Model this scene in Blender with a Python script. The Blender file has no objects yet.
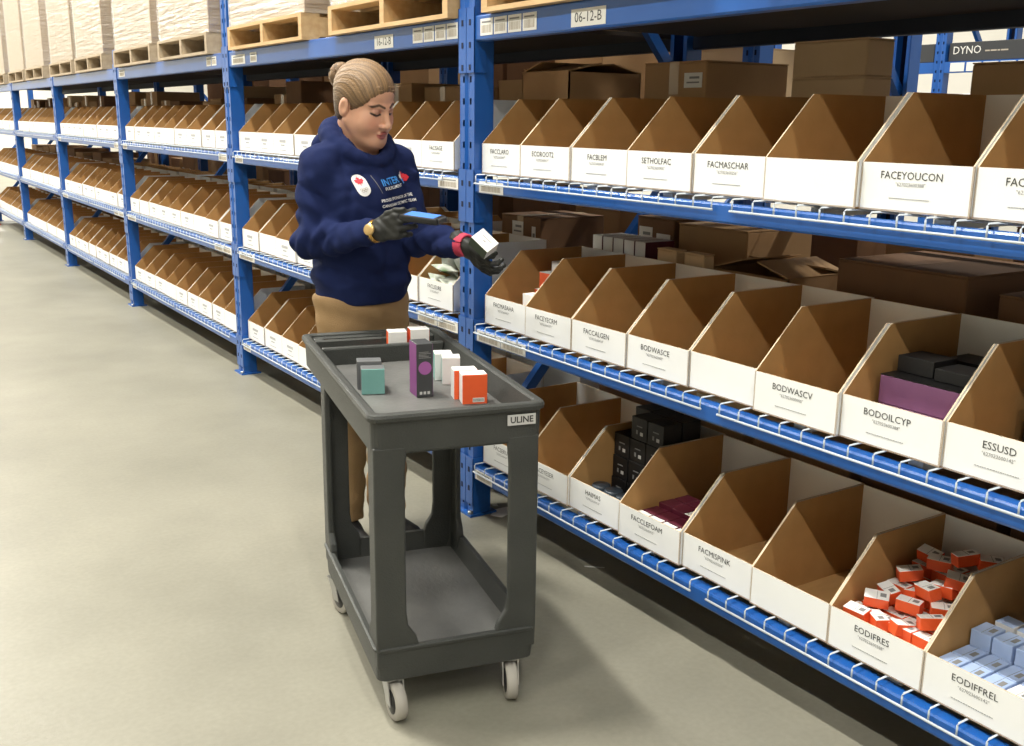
import bpy, bmesh, math, random
import numpy as np
from mathutils import Vector, Matrix
from mathutils.bvhtree import BVHTree
random.seed(7)
SC = bpy.context.scene
COL = SC.collection
PI = math.pi

# ------------------------------------------------------------------ camera
CAM_POS = Vector((-1.95253, -3.35534, 1.50136))
FPX, YAW, PITCH, ROLL = 1035.637, 0.57863, 0.23933, 0.01269
fw = Vector((math.sin(YAW) * math.cos(PITCH), math.cos(YAW) * math.cos(PITCH), -math.sin(PITCH)))
rt0 = Vector((math.cos(YAW), -math.sin(YAW), 0)); up0 = rt0.cross(fw)
rt = rt0 * math.cos(ROLL) + up0 * math.sin(ROLL); up = -rt0 * math.sin(ROLL) + up0 * math.cos(ROLL)
cd = bpy.data.cameras.new('camera'); cam = bpy.data.objects.new('camera', cd); COL.objects.link(cam)
cd.sensor_fit = 'HORIZONTAL'; cd.sensor_width = 36; cd.lens = FPX / 1024 * 36; cd.clip_start = .05; cd.clip_end = 200
cam.matrix_world = Matrix(((rt.x, up.x, -fw.x, CAM_POS.x), (rt.y, up.y, -fw.y, CAM_POS.y), (rt.z, up.z, -fw.z, CAM_POS.z), (0, 0, 0, 1)))
SC.camera = cam
# ------------------------------------------------------------------ world, lamps, exposure
wd = bpy.data.worlds.new('world'); SC.world = wd; wd.use_nodes = True
wd.node_tree.nodes['Background'].inputs[0].default_value = (.9, .95, 1, 1)
wd.node_tree.nodes['Background'].inputs[1].default_value = .03
SC.view_settings.view_transform = 'Standard'; SC.view_settings.look = 'None'
SC.view_settings.gamma = 1; SC.view_settings.use_curve_mapping = False
SC.view_settings.exposure = -0.80
def lamp(x, y, z, power, sx=.18, sy=1.2, col=(1, .97, .88)):
    l = bpy.data.lights.new('highbay_lamp', 'AREA'); l.shape = 'RECTANGLE'; l.size = sx; l.size_y = sy
    l.energy = power; l.color = col
    o = bpy.data.objects.new('highbay_lamp', l); COL.objects.link(o); o.location = (x, y, z)
for y, p in ((-4.6, 300), (.5, 720), (5.4, 420), (10.3, 480), (15.2, 520)): lamp(-1.75, y, 6.4, p)      # row over this aisle
for y, p in ((-9.0, 360), (-5.5, 360), (-2.0, 270), (1.5, 270), (5.0, 400), (8.5, 540), (12.0, 600)): lamp(-4.5, y, 6.4, p)     # row over the open floor on the left
for y in (-3, 3, 9, 15): lamp(4.2, y, 6.6, 520)                             # row over the next aisle
for x in (-8, -3, 2): lamp(x, 24.5, 6.6, 1500, .5, 1.5)                        # added to brighten the back wall, for sheen on the far beams

# ------------------------------------------------------------------ materials
def mat(name, col, rough=.6, metal=0, col2=None, nscale=8, bump=0, bscale=60, spec=.5, stretch=None, detail=4, emit=0, coat=0):
    m = bpy.data.materials.new(name); m.use_nodes = True
    nt = m.node_tree; b = nt.nodes['Principled BSDF']
    b.inputs['Base Color'].default_value = (*col, 1); b.inputs['Roughness'].default_value = rough
    b.inputs['Metallic'].default_value = metal; b.inputs['Specular IOR Level'].default_value = spec
    if coat: b.inputs['Coat Weight'].default_value = coat; b.inputs['Coat Roughness'].default_value = .15
    tc = nt.nodes.new('ShaderNodeTexCoord'); vec = tc.outputs['Object']
    if stretch:
        mp = nt.nodes.new('ShaderNodeMapping'); mp.inputs['Scale'].default_value = stretch
        nt.links.new(vec, mp.inputs[0]); vec = mp.outputs[0]
    if col2 is not None:
        n = nt.nodes.new('ShaderNodeTexNoise'); n.inputs['Scale'].default_value = nscale; n.inputs['Detail'].default_value = detail
        nt.links.new(vec, n.inputs['Vector'])
        r = nt.nodes.new('ShaderNodeValToRGB'); r.color_ramp.elements[0].position = .35; r.color_ramp.elements[1].position = .68
        r.color_ramp.elements[0].color = (*col, 1); r.color_ramp.elements[1].color = (*col2, 1)
        nt.links.new(n.outputs[0], r.inputs[0]); nt.links.new(r.outputs[0], b.inputs['Base Color'])
    if bump:
        n = nt.nodes.new('ShaderNodeTexNoise'); n.inputs['Scale'].default_value = bscale; n.inputs['Detail'].default_value = 3
        nt.links.new(vec, n.inputs['Vector'])
        bp = nt.nodes.new('ShaderNodeBump'); bp.inputs['Strength'].default_value = bump; bp.inputs['Distance'].default_value = .01
        nt.links.new(n.outputs[0], bp.inputs['Height']); nt.links.new(bp.outputs[0], b.inputs['Normal'])
    if emit:
        b.inputs['Emission Color'].default_value = (*col, 1); b.inputs['Emission Strength'].default_value = emit
    return m
def vcmat(name, rough, bump=0, bscale=200, sss=0, stretch=None):
    m = mat(name, (1, 1, 1), rough, bump=bump, bscale=bscale, stretch=stretch); nt = m.node_tree
    a = nt.nodes.new('ShaderNodeVertexColor'); a.layer_name = 'col'
    nt.links.new(a.outputs[0], nt.nodes['Principled BSDF'].inputs['Base Color'])
    if sss:
        b = nt.nodes['Principled BSDF']; b.inputs['Subsurface Weight'].default_value = sss
        b.inputs['Subsurface Radius'].default_value = (.01, .004, .002); b.inputs['Subsurface Scale'].default_value = .5
    return m
M = {}
M['blue'] = mat('blue_paint', (.010, .085, .34), .34, col2=(.013, .10, .38), nscale=5, coat=.12)
M['darkblue'] = mat('dark_blue_paint', (.006, .012, .03), .6)  # rear top beams: shade under the pallets put into the paint colour
M['steel'] = mat('white_wire', (.50, .55, .60), .4)
M['hole'] = mat('dark_slot', (.004, .01, .04), .9)
M['white'] = mat('white_card', (.80, .81, .80), .7, bump=.03, bscale=40)
M['edge'] = mat('cut_board_edge', (.62, .50, .36), .9)
M['kraft'] = mat('kraft_board', (.44, .245, .088), .85, col2=(.40, .22, .076), nscale=14, bump=.05, bscale=120)
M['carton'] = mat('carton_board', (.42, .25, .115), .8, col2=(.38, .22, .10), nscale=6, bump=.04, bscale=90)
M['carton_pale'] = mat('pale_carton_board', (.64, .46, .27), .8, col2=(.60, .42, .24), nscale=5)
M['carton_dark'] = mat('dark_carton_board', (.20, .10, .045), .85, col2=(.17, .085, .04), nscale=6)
M['liner'] = mat('dark_hardboard', (.035, .024, .016), .9)  # near-black colour stands in for shade under the pallets
M['tape'] = mat('packing_tape', (.50, .36, .22), .25)
M['ink'] = mat('black_ink', (.035, .035, .035), .6)
M['grey_ink'] = mat('grey_ink', (.22, .22, .22), .7)
M['faint_ink'] = mat('faint_ink', (.42, .42, .43), .7)
M['paper'] = mat('label_paper', (.74, .73, .69), .6)
M['tan_label'] = mat('tan_label_print', (.42, .37, .30), .6)
M['wood'] = mat('pallet_wood', (.50, .32, .15), .8, col2=(.60, .42, .22), nscale=5, stretch=(6, 1, 6), bump=.1, bscale=30)
M['wood_grey'] = mat('grey_pallet_wood', (.36, .28, .19), .85, col2=(.45, .36, .25), nscale=5, stretch=(6, 1, 6), bump=.1, bscale=30)
M['load'] = mat('pale_load_board', (.50, .36, .22), .8, col2=(.45, .32, .18), nscale=3)
M['cart'] = mat('grey_moulded_plastic', (.036, .039, .036), .5, col2=(.048, .051, .047), nscale=7, bump=.25, bscale=260)
M['cart_floor'] = mat('scuffed_grey_plastic', (.10, .10, .097), .45, col2=(.16, .16, .153), nscale=6, bump=.12, bscale=90, stretch=(1, .6, 1))
M['rubber'] = mat('pale_grey_tread', (.38, .36, .32), .6)
M['zinc'] = mat('zinc_metal', (.5, .5, .5), .35, 1)
M['black'] = mat('black_plastic', (.012, .012, .013), .4)
M['blackcard'] = mat('black_card', (.008, .008, .009), .5)
M['orange'] = mat('orange_card', (.80, .11, .025), .5, col2=(.74, .095, .022), nscale=20)
M['boxwhite'] = mat('white_box_card', (.82, .81, .79), .5)
M['teal'] = mat('teal_card', (.16, .36, .33), .5, col2=(.18, .39, .36), nscale=30)
M['boxgrey'] = mat('grey_box_card', (.13, .135, .14), .45)
M['purple'] = mat('purple_card', (.20, .045, .19), .5)
M['violet'] = mat('violet_print', (.33, .10, .32), .5)
M['charcoal'] = mat('charcoal_card', (.045, .047, .05), .5)
M['lilac'] = mat('lilac_card', (.23, .095, .21), .5, col2=(.26, .11, .24), nscale=12)
M['maroon'] = mat('maroon_card', (.11, .012, .03), .5)
M['paleblue'] = mat('pale_blue_card', (.36, .48, .74), .5, col2=(.42, .53, .76), nscale=20)
M['pouch'] = mat('green_white_pouch', (.66, .68, .62), .35, col2=(.10, .17, .07), nscale=16, detail=1)
M['jar'] = mat('black_jar', (.010, .012, .015), .25)
M['jarlid'] = mat('slate_lid', (.05, .065, .085), .35)
M['navy'] = mat('navy_fleece', (.010, .017, .068), .9, col2=(.013, .022, .082), nscale=15, bump=.35, bscale=420, spec=.15)
M['khaki'] = mat('khaki_cotton', (.36, .235, .12), .85, col2=(.32, .205, .10), nscale=12, bump=.25, bscale=300, spec=.2)
M['glove'] = mat('black_glove', (.018, .019, .017), .55, bump=.2, bscale=400)
M['shoe'] = mat('black_shoe', (.02, .02, .02), .6)
M['gold'] = mat('gold_metal', (.75, .47, .13), .25, 1)
M['goldface'] = mat('gold_dial', (.70, .48, .20), .3, .6)
M['pink'] = mat('pink_cuff', (.50, .045, .09), .8)
M['skin'] = vcmat('skin', .5, bump=.05, bscale=300, sss=.12)
M['hair'] = vcmat('hair', .45, bump=.35, bscale=60, stretch=(5, 1, 5))
M['screen'] = mat('blue_screen', (.10, .26, .75), .2, emit=.55)
M['printwhite'] = mat('white_print', (.80, .80, .80), .7)
M['printblue'] = mat('blue_print', (.05, .28, .75), .7)
M['printred'] = mat('red_print', (.72, .03, .05), .7)
M['plate'] = mat('silver_plate', (.55, .55, .54), .5)
M['dyno'] = mat('black_carton_print', (.03, .032, .035), .6)
M['wallm'] = mat('cream_wall', (.80, .77, .70), .8, col2=(.77, .74, .66), nscale=.6)
M['ceil'] = mat('grey_ceiling_deck', (.22, .22, .22), .8)
def floor_mat():
    m = mat('polished_concrete', (.46, .43, .345), .42, spec=.4); nt = m.node_tree; b = nt.nodes['Principled BSDF']
    tc = nt.nodes.new('ShaderNodeTexCoord')
    n1 = nt.nodes.new('ShaderNodeTexNoise'); n1.inputs['Scale'].default_value = 1.3; n1.inputs['Detail'].default_value = 6; n1.inputs['Roughness'].default_value = .6
    n2 = nt.nodes.new('ShaderNodeTexNoise'); n2.inputs['Scale'].default_value = 60; n2.inputs['Detail'].default_value = 3
    nt.links.new(tc.outputs['Object'], n1.inputs['Vector']); nt.links.new(tc.outputs['Object'], n2.inputs['Vector'])
    r = nt.nodes.new('ShaderNodeValToRGB'); r.color_ramp.elements[0].position = .3; r.color_ramp.elements[1].position = .72
    r.color_ramp.elements[0].color = (.235, .225, .18, 1); r.color_ramp.elements[1].color = (.325, .31, .25, 1)
    nt.links.new(n1.outputs[0], r.inputs[0])
    mx = nt.nodes.new('ShaderNodeMixRGB'); mx.blend_type = 'MULTIPLY'; mx.inputs[0].default_value = .22
    nt.links.new(r.outputs[0], mx.inputs[1]); nt.links.new(n2.outputs[0], mx.inputs[2]); nt.links.new(mx.outputs[0], b.inputs['Base Color'])
    bp = nt.nodes.new('ShaderNodeBump'); bp.inputs['Strength'].default_value = .04; bp.inputs['Distance'].default_value = .01
    nt.links.new(n2.outputs[0], bp.inputs['Height']); nt.links.new(bp.outputs[0], b.inputs['Normal'])
    return m
M['redpaint'] = mat('red_paint', (.45, .04, .02), .5)
M['floor'] = floor_mat()
def film_mat():
    m = bpy.data.materials.new('stretch_film'); m.use_nodes = True; nt = m.node_tree
    out = nt.nodes['Material Output']; nt.nodes.remove(nt.nodes['Principled BSDF'])
    tr = nt.nodes.new('ShaderNodeBsdfTransparent'); gl = nt.nodes.new('ShaderNodeBsdfGlossy'); gl.inputs['Roughness'].default_value = .22
    df = nt.nodes.new('ShaderNodeBsdfDiffuse'); df.inputs[0].default_value = (.88, .88, .86, 1)
    mx = nt.nodes.new('ShaderNodeMixShader'); mx.inputs[0].default_value = .16; mx2 = nt.nodes.new('ShaderNodeMixShader')
    nt.links.new(tr.outputs[0], mx.inputs[1]); nt.links.new(df.outputs[0], mx.inputs[2])
    tc = nt.nodes.new('ShaderNodeTexCoord'); mp = nt.nodes.new('ShaderNodeMapping')
    mp.inputs['Rotation'].default_value = (.35, 0, 0); mp.inputs['Scale'].default_value = (2, 1.2, 16)
    n = nt.nodes.new('ShaderNodeTexNoise'); n.inputs['Scale'].default_value = 2.2; n.inputs['Detail'].default_value = 5
    bp = nt.nodes.new('ShaderNodeBump'); bp.inputs['Strength'].default_value = .8; bp.inputs['Distance'].default_value = .03
    nt.links.new(tc.outputs['Object'], mp.inputs[0]); nt.links.new(mp.outputs[0], n.inputs['Vector'])
    nt.links.new(n.outputs[0], bp.inputs['Height'])
    for s in (gl, df): nt.links.new(bp.outputs[0], s.inputs['Normal'])
    mx2.inputs[0].default_value = .30
    nt.links.new(mx.outputs[0], mx2.inputs[1]); nt.links.new(gl.outputs[0], mx2.inputs[2]); nt.links.new(mx2.outputs[0], out.inputs[0])
    return m
M['film'] = film_mat()

# ------------------------------------------------------------------ helpers
class MB:
    def __init__(s): s.v = []; s.f = []; s.m = []; s.mats = []; s.sm = []
    def mi(s, m):
        if m not in s.mats: s.mats.append(m)
        return s.mats.index(m)
    def add(s, vs, fs, m, smooth=False):
        o = len(s.v); s.v += [tuple(v) for v in vs]; k = s.mi(m)
        for f in fs: s.f.append(tuple(i + o for i in f)); s.m.append(k); s.sm.append(smooth)
        return s
    def box(s, a, b, m, R=None, c=None):
        vs = [Vector((x, y, z)) for x in (a[0], b[0]) for y in (a[1], b[1]) for z in (a[2], b[2])]
        if R is not None: vs = [R @ v + Vector(c) for v in vs]
        fs = [(0, 1, 3, 2), (4, 6, 7, 5), (0, 4, 5, 1), (2, 3, 7, 6), (0, 2, 6, 4), (1, 5, 7, 3)]
        if isinstance(m, (list, tuple)):                # per face: -x +x -y +y -z +z
            o = len(s.v); s.v += [tuple(v) for v in vs]
            for f, mm in zip(fs, m): s.f.append(tuple(i + o for i in f)); s.m.append(s.mi(mm)); s.sm.append(False)
            return s
        return s.add(vs, fs, m)
    def bar(s, p, q, w, h, m):                           # rectangular bar between two points
        p, q = Vector(p), Vector(q); d = (q - p).normalized()
        a = d.cross(Vector((0, 0, 1)) if abs(d.z) < .9 else Vector((1, 0, 0))).normalized() * w / 2; b = d.cross(a).normalized() * h / 2
        vs = [p - a - b, p + a - b, p + a + b, p - a + b, q - a - b, q + a - b, q + a + b, q - a + b]
        return s.add(vs, [(0, 3, 2, 1), (4, 5, 6, 7), (0, 1, 5, 4), (1, 2, 6, 5), (2, 3, 7, 6), (3, 0, 4, 7)], m)
    def tube(s, pts, r, m, n=6, caps=True, rs=None, closed=False):
        pts = [Vector(p) for p in pts]; N = len(pts); rings = []
        for i, p in enumerate(pts):
            if closed: d = (pts[(i + 1) % N] - pts[i - 1]).normalized()
            else: d = (pts[min(i + 1, N - 1)] - pts[max(i - 1, 0)]).normalized()
            u = d.cross(Vector((0, 0, 1)) if abs(d.z) < .9 else Vector((1, 0, 0))).normalized(); w = d.cross(u)
            rr = rs[i] if rs else r
            rings.append([p + (u * math.cos(2 * PI * k / n) + w * math.sin(2 * PI * k / n)) * rr for k in range(n)])
        vs = [v for g in rings for v in g]; fs = []
        for i in range(N if closed else N - 1):
            j = (i + 1) % N
            for k in range(n): fs.append((i * n + k, i * n + (k + 1) % n, j * n + (k + 1) % n, j * n + k))
        if caps and not closed: fs += [tuple(range(n))[::-1], tuple(range((N - 1) * n, N * n))]
        return s.add(vs, fs, m, n > 4)
    def lathe(s, prof, m, n=20, axis='z', c=(0, 0, 0)):
        vs = []; fs = []
        for r, z in prof:
            for k in range(n):
                a = 2 * PI * k / n; x, y = r * math.cos(a), r * math.sin(a)
                vs.append({'z': (x, y, z), 'x': (z, x, y), 'y': (x, z, y)}[axis])
        vs = [Vector(v) + Vector(c) for v in vs]
        for i in range(len(prof) - 1):
            for k in range(n): fs.append((i * n + k, i * n + (k + 1) % n, (i + 1) * n + (k + 1) % n, (i + 1) * n + k))
        fs += [tuple(range(n))[::-1], tuple(range((len(prof) - 1) * n, len(prof) * n))]
        return s.add(vs, fs, m, True)
    def loft(s, rings, m, cap0=True, cap1=True, smooth=False):
        n = len(rings[0]); vs = [v for g in rings for v in g]; fs = []
        for i in range(len(rings) - 1):
            for k in range(n): fs.append((i * n + k, i * n + (k + 1) % n, (i + 1) * n + (k + 1) % n, (i + 1) * n + k))
        if cap0: fs.append(tuple(range(n))[::-1])
        if cap1: fs.append(tuple(range((len(rings) - 1) * n, len(rings) * n)))
        return s.add(vs, fs, m, smooth)
    def poly(s, outline, th, m, flip=False):            # flat polygon in local xy, thickness th along z
        n = len(outline); vs = [(x, y, 0) for x, y in outline] + [(x, y, th) for x, y in outline]
        return s.add(vs, [tuple(range(n))[::-1], tuple(range(n, 2 * n))] + [(k, (k + 1) % n, n + (k + 1) % n, n + k) for k in range(n)], m)
    def mesh(s, name):
        me = bpy.data.meshes.new(name); me.from_pydata(s.v, [], s.f)
        for m in s.mats: me.materials.append(m)
        me.polygons.foreach_set('material_index', s.m); me.polygons.foreach_set('use_smooth', s.sm)
        bm = bmesh.new(); bm.from_mesh(me); bmesh.ops.recalc_face_normals(bm, faces=bm.faces); bm.to_mesh(me); bm.free()
        return me
    def build(s, name, parent=None, loc=None, rot=None, bevel=0, seg=2):
        return ob(name, s.mesh(name), parent, loc, rot, bevel, seg)
def ob(name, me, parent=None, loc=None, rot=None, bevel=0, seg=2, scale=None):
    o = bpy.data.objects.new(name, me); COL.objects.link(o)
    if parent: o.parent = parent
    if loc is not None: o.location = loc
    if rot is not None: o.rotation_euler = rot
    if scale is not None: o.scale = scale
    if bevel:
        b = o.modifiers.new('bevel', 'BEVEL'); b.width = bevel; b.segments = seg; b.limit_method = 'ANGLE'; b.angle_limit = .7
    return o
def tag(o, label, cat, group=None):
    o['label'] = label; o['category'] = cat
    if group: o['group'] = group
    if cat in ('beam', 'board', 'upright'): o['kind'] = 'thing'
    return o
def thing(name, label, cat, loc=(0, 0, 0), rz=0, group=None, rot=None):
    o = bpy.data.objects.new(name, None); COL.objects.link(o); o.empty_display_size = .05
    o.location = loc; o.rotation_euler = rot if rot else (0, 0, rz)
    return tag(o, label, cat, group)
def struct(name, mb):
    o = mb.build(name); o['kind'] = 'structure'; return o
_tc = {}
def text_me(s, size, m, align='CENTER', bold=0):
    k = (s, size, m.name, align, bold)
    if k not in _tc:
        cu = bpy.data.curves.new('t', 'FONT'); cu.body = s; cu.size = size; cu.align_x = align; cu.align_y = 'CENTER'; cu.resolution_u = 2
        cu.offset = bold
        o = bpy.data.objects.new('t', cu); COL.objects.link(o)
        bpy.context.view_layer.update(); dg = bpy.context.evaluated_depsgraph_get()
        me = bpy.data.meshes.new_from_object(o.evaluated_get(dg)); me.name = 'print'
        bpy.data.objects.remove(o); bpy.data.curves.remove(cu)
        me.materials.clear(); me.materials.append(m); _tc[k] = me
    return _tc[k]
FACE_AISLE = (PI / 2, 0, -PI / 2)     # flat text turned to face the aisle (-x), reading towards -y
ORD = 'first second third fourth fifth sixth seventh eighth ninth tenth eleventh twelfth'.split()

# ------------------------------------------------------------------ structure
BAY = 2.67; NB = 6
mb = MB(); mb.box((-13, -14, -.1), (9.2, 30, 0), M['floor']); struct('floor', mb)
mb = MB(); mb.box((-13, -14, 8), (9.2, 30, 8.1), M['ceil']); struct('ceiling', mb)
mb = MB(); mb.box((9.2, -14, -.1), (9.3, 30, 8.1), M['wallm']); struct('wall_right', mb)
mb = MB(); mb.box((-13.1, -14, -.1), (-13, 30, 8.1), M['wallm']); struct('wall_left', mb)
mb = MB(); mb.box((-13, 30, -.1), (9.2, 30.1, 8.1), M['wallm']); struct('wall_back', mb)
mb = MB(); mb.box((-13, -14.1, -.1), (9.2, -14, 8.1), M['wallm']); struct('wall_front', mb)

# ------------------------------------------------------------------ pallet rack
DECK = [1.314, .768, .224]                        # heights of the three bin shelves
BEAMZ = [(1.768, 1.853)] + [(d - .069, d - .018) for d in DECK]
LEVEL = ['pallet level', 'top bin shelf', 'middle bin shelf', 'bottom bin shelf']
BAYN = ['nearest bay', 'bay behind the woman', 'second bay beyond the woman', 'third bay beyond the woman', 'fourth bay beyond the woman', 'last bay at the far end']
POSTN = ['just right of the woman', 'just left of the woman', 'second to the left of the woman', 'third to the left of the woman', 'fourth to the left of the woman', 'fifth to the left of the woman', 'last at the far end']
PW, PD = .10, .08                                 # post face width and depth
def post_mesh(h, back=False):
    """channel post open to the inside, real slots punched in two columns of its face"""
    mb = MB(); sx = -1 if back else 1
    ys = [0, -.020, -.032, -.046, -.054, -.068, -.080, -PW]; off = [0, 0, 0, .007, .007, 0, 0, 0]
    z = 0; zs = [0]
    pitch = .076; k = 0
    while z + pitch < h: zs += [z + .030, z + .052, z + pitch]; z += pitch
    zs.append(h)
    vs = []; 
    for zz in zs:
        for y, o in zip(ys, off): vs.append((sx * (o + .0005), y, zz))
    n = len(ys); fs = []
    for i in range(len(zs) - 1):
        hole = i % 3 == 1
        for j in range(n - 1):
            if hole and j in (1, 5) and zs[i + 1] - zs[i] < .03: continue
            fs.append((i * n + j, i * n + j + 1, (i + 1) * n + j + 1, (i + 1) * n + j))
    mb.add(vs, fs, M['blue'])
    for y in (0, -PW):
        s = -1 if y == 0 else 1
        mb.box((min(0, sx * PD), min(y, y + s * .004), 0), (max(0, sx * PD), max(y, y + s * .004), h), M['blue'])
        x0, x1 = sorted((sx * (PD - .003), sx * PD)); y0, y1 = sorted((y, y + s * .022))
        mb.box((x0, y0, 0), (x1, y1, h), M['blue'])
    x0, x1 = sorted((sx * .012, sx * .014))
    mb.box((x0, -PW + .004, .01), (x1, -.004, h), M['hole'])
    return mb.mesh('post')
RD = 1.07
def upright_meshes(h):
    d = {'front': post_mesh(h), 'rear': post_mesh(h, True)}
    for nm, p, q_ in (('h', (PD - .01, 0), (RD - PD + .01, 0)), ('d', (PD - .01, 0), (RD - PD + .01, 1.09)), ('e', (RD - PD + .01, 0), (PD - .01, 1.09))):
        hb = MB(); hb.bar((p[0], -PW / 2, p[1]), (q_[0], -PW / 2, q_[1]), .035, .04, M['blue']); d[nm] = hb.mesh('brace')
    fp = MB(); fp.box((-.02, -PW - .015, 0), (.10, .015, .008), M['blue']); fp.lathe([(.012, .008), (.012, .02)], M['zinc'], 6, c=(-.008, -PW / 2 - .045, 0)); d['f'] = fp.mesh('foot_plate')
    return d
UM = {}
def upright(name, x0, y, h, label, group):
    if h not in UM: UM[h] = upright_meshes(h)
    d = UM[h]; t = thing(name, label, 'upright', (x0, y, 0), group=group)
    ob('front_post', d['front'], t, (0, 0, .004)); ob('rear_post', d['rear'], t, (RD, 0, .004))
    ob('foot_plate', d['f'], t); ob('foot_plate', d['f'], t, (RD - .08, 0, 0))
    ob('brace', d['h'], t, (0, 0, .13)); ob('brace', d['d'], t, (0, 0, .22))
    if h > 2.9: ob('brace', d['e'], t, (0, 0, 1.65)); ob('brace', d['h'], t, (0, 0, 2.85))
    return t
for i in range(NB + 1):
    h = 3.3 if i < 2 else 1.985
    upright('rack_upright', 0, i * BAY, h, 'blue perforated rack upright with slanting braces, ' + POSTN[i], 'uprights of the near rack')
upright('rack_upright', 0, -BAY, 3.3, 'blue perforated rack upright closing the nearest bay on the right', 'uprights of the near rack')

def beam_mesh(z0, z1, m='blue'):
    mb = MB(); L = BAY - PW - .004; h = z1 - z0
    prof = [(0, .006), (.004, 0), (.045, 0), (.05, .005), (.05, h - .005), (.032, h - .005), (.032, h), (.004, h), (0, h - .005)]
    mb.loft([[(x, -PW - .002, z) for x, z in prof], [(x, -PW - .002 - L, z) for x, z in prof]], M[m]); return mb.mesh('beam')
def conn_mesh(hh):
    mb = MB(); w = .048
    mb.box((-.0045, -w - .0065, -hh), (-.0008, 0, .03), M['blue']); mb.box((-.0045, -w - .0065, -hh), (.045, -w - .0025, .03), M['blue'])
    for z in (-.03, -.03 - .076, -.03 - .152):
        if -z < hh: mb.box((-.0058, -w * .5 - .006, z), (-.0040, -w * .5 + .006, z + .02), M['hole'])
    return mb.mesh('connector')
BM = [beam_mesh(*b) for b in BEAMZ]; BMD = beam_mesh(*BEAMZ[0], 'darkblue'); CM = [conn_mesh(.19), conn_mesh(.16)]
def ticket(parent, y, z, w, h, bars=True):
    p = MB(); p.box((-.0010, -w, 0), (0, 0, h), M['paper'])
    o = p.build('ticket', parent, (-.0005, y, z)); o['label'] = 'paper ticket with a barcode'
    if bars:
        q = MB(); yy = -w * .10; rr = random.Random(int(abs(y) * 1000) + int(z * 997))
        while yy > -w * .88:
            ww = rr.choice((.0015, .003, .0045)); q.box((-.0016, yy - ww, h * .15), (-.0008, yy, h * .62), M['tan_label']); yy -= ww + rr.choice((.002, .0035))
        q.box((-.0016, -w * .85, h * .74), (-.0008, -w * .12, h * .84), M['grey_ink'])
        b = q.build('barcode', o); 
    return o
for i in range(NB):
    ybase = (i - 1) * BAY + BAY  # y of the post on the far (left) side of bay i
    for lv, (z0, z1) in enumerate(BEAMZ):
        t = thing('rack_beam', 'blue front beam under the %s, %s' % (LEVEL[lv], BAYN[i]), 'beam', (0, ybase - 0, z0), group='front beams of the near rack')
        # this bay runs from the post at ybase (left end) down to the post at ybase-BAY
        ob('beam', BM[lv], t)
        c = CM[0 if lv == 0 else 1]
        cl = ob('connector', c, t, (0, -PW + .048, z1 - z0))
        cr = ob('connector', c, t, (0, -BAY - .048, z1 - z0)); cr.scale = (1, -1, 1)
        if lv == 0 and i < 3:
            if i == 0:
                for k in range(4): ticket(t, -.141 - k * .088, .016, .080, .055)
                s = MB(); s.box((-.001, -.17, 0), (0, 0, .051), M['paper']); so = s.build('bay_sign', t, (-.0005, -.672, .010)); so['label'] = 'white paper bay number sign'
                ob('lettering', text_me('06-12-B', .042, M['ink']), so, (-.0016, -.085, .0255), FACE_AISLE)
            if i == 1:
                for k in range(4): ticket(t, -(BAY - .36) - k * .088 , .016, .080, .055)
                s = MB(); s.box((-.001, -.17, 0), (0, 0, .051), M['paper']); so = s.build('bay_sign', t, (-.0005, -(BAY - .698), .010)); so['label'] = 'white paper bay number sign'
                ob('lettering', text_me('16-12-B', .042, M['ink']), so, (-.0016, -.085, .0255), FACE_AISLE)
                ticket(t, -.16, .012, .22, .05); ticket(t, -.46, .014, .10, .05)
            if i == 2:
                for k in range(2): ticket(t, -BAY + .30 - k * .1, .02, .085, .05)
                ticket(t, -.18, .016, .18, .05)
        elif lv == 1 and i < 4:
            if i == 0: ticket(t, -.137, .004, .16, .040)
            else:
                ticket(t, -BAY + .165, .005, .16, .040); ticket(t, -.135, .005, .13, .040)
        elif lv == 2 and i < 4:
            if i == 0: ticket(t, -.127, .006, .16, .040); ticket(t, -.291, .006, .16, .040)
            else: ticket(t, -BAY + .34, .006, .16, .040); ticket(t, -BAY + .175, .006, .16, .040); ticket(t, -.12, .006, .26, .040)
        elif lv == 3 and i < 3: ticket(t, -.12, .006, .12, .038)
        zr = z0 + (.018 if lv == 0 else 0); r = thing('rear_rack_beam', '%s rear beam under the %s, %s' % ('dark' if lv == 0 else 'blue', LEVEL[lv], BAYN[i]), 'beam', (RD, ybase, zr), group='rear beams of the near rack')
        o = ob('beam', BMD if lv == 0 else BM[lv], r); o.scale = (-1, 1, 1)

for x_, sx_, w_ in ((0, 1, 'front'), (RD, -1, 'rear')):  # unseen bay added to keep lamp light off the rear beams
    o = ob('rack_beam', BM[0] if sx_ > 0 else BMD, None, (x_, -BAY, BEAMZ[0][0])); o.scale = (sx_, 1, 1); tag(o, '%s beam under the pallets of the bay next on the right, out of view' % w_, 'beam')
upright('rack_upright', 0, -2 * BAY, 3.3, 'blue rack upright ending the row on the right, out of view', 'uprights of the near rack')
lm = MB(); lm.box((.0515, -BAY + .03, .066), (RD - .0515, -PW - .03, .082), M['liner']); SHADE_LINER = lm.mesh('deck_liner')  # board added to deepen the shade under the pallets
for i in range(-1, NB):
    tag(ob('deck_liner', SHADE_LINER, None, (0, i * BAY, BEAMZ[0][0])), 'dark board liner under the pallets, ' + (BAYN[i] if i >= 0 else 'unseen bay on the right'), 'board', 'board liners under the pallets')
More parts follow.
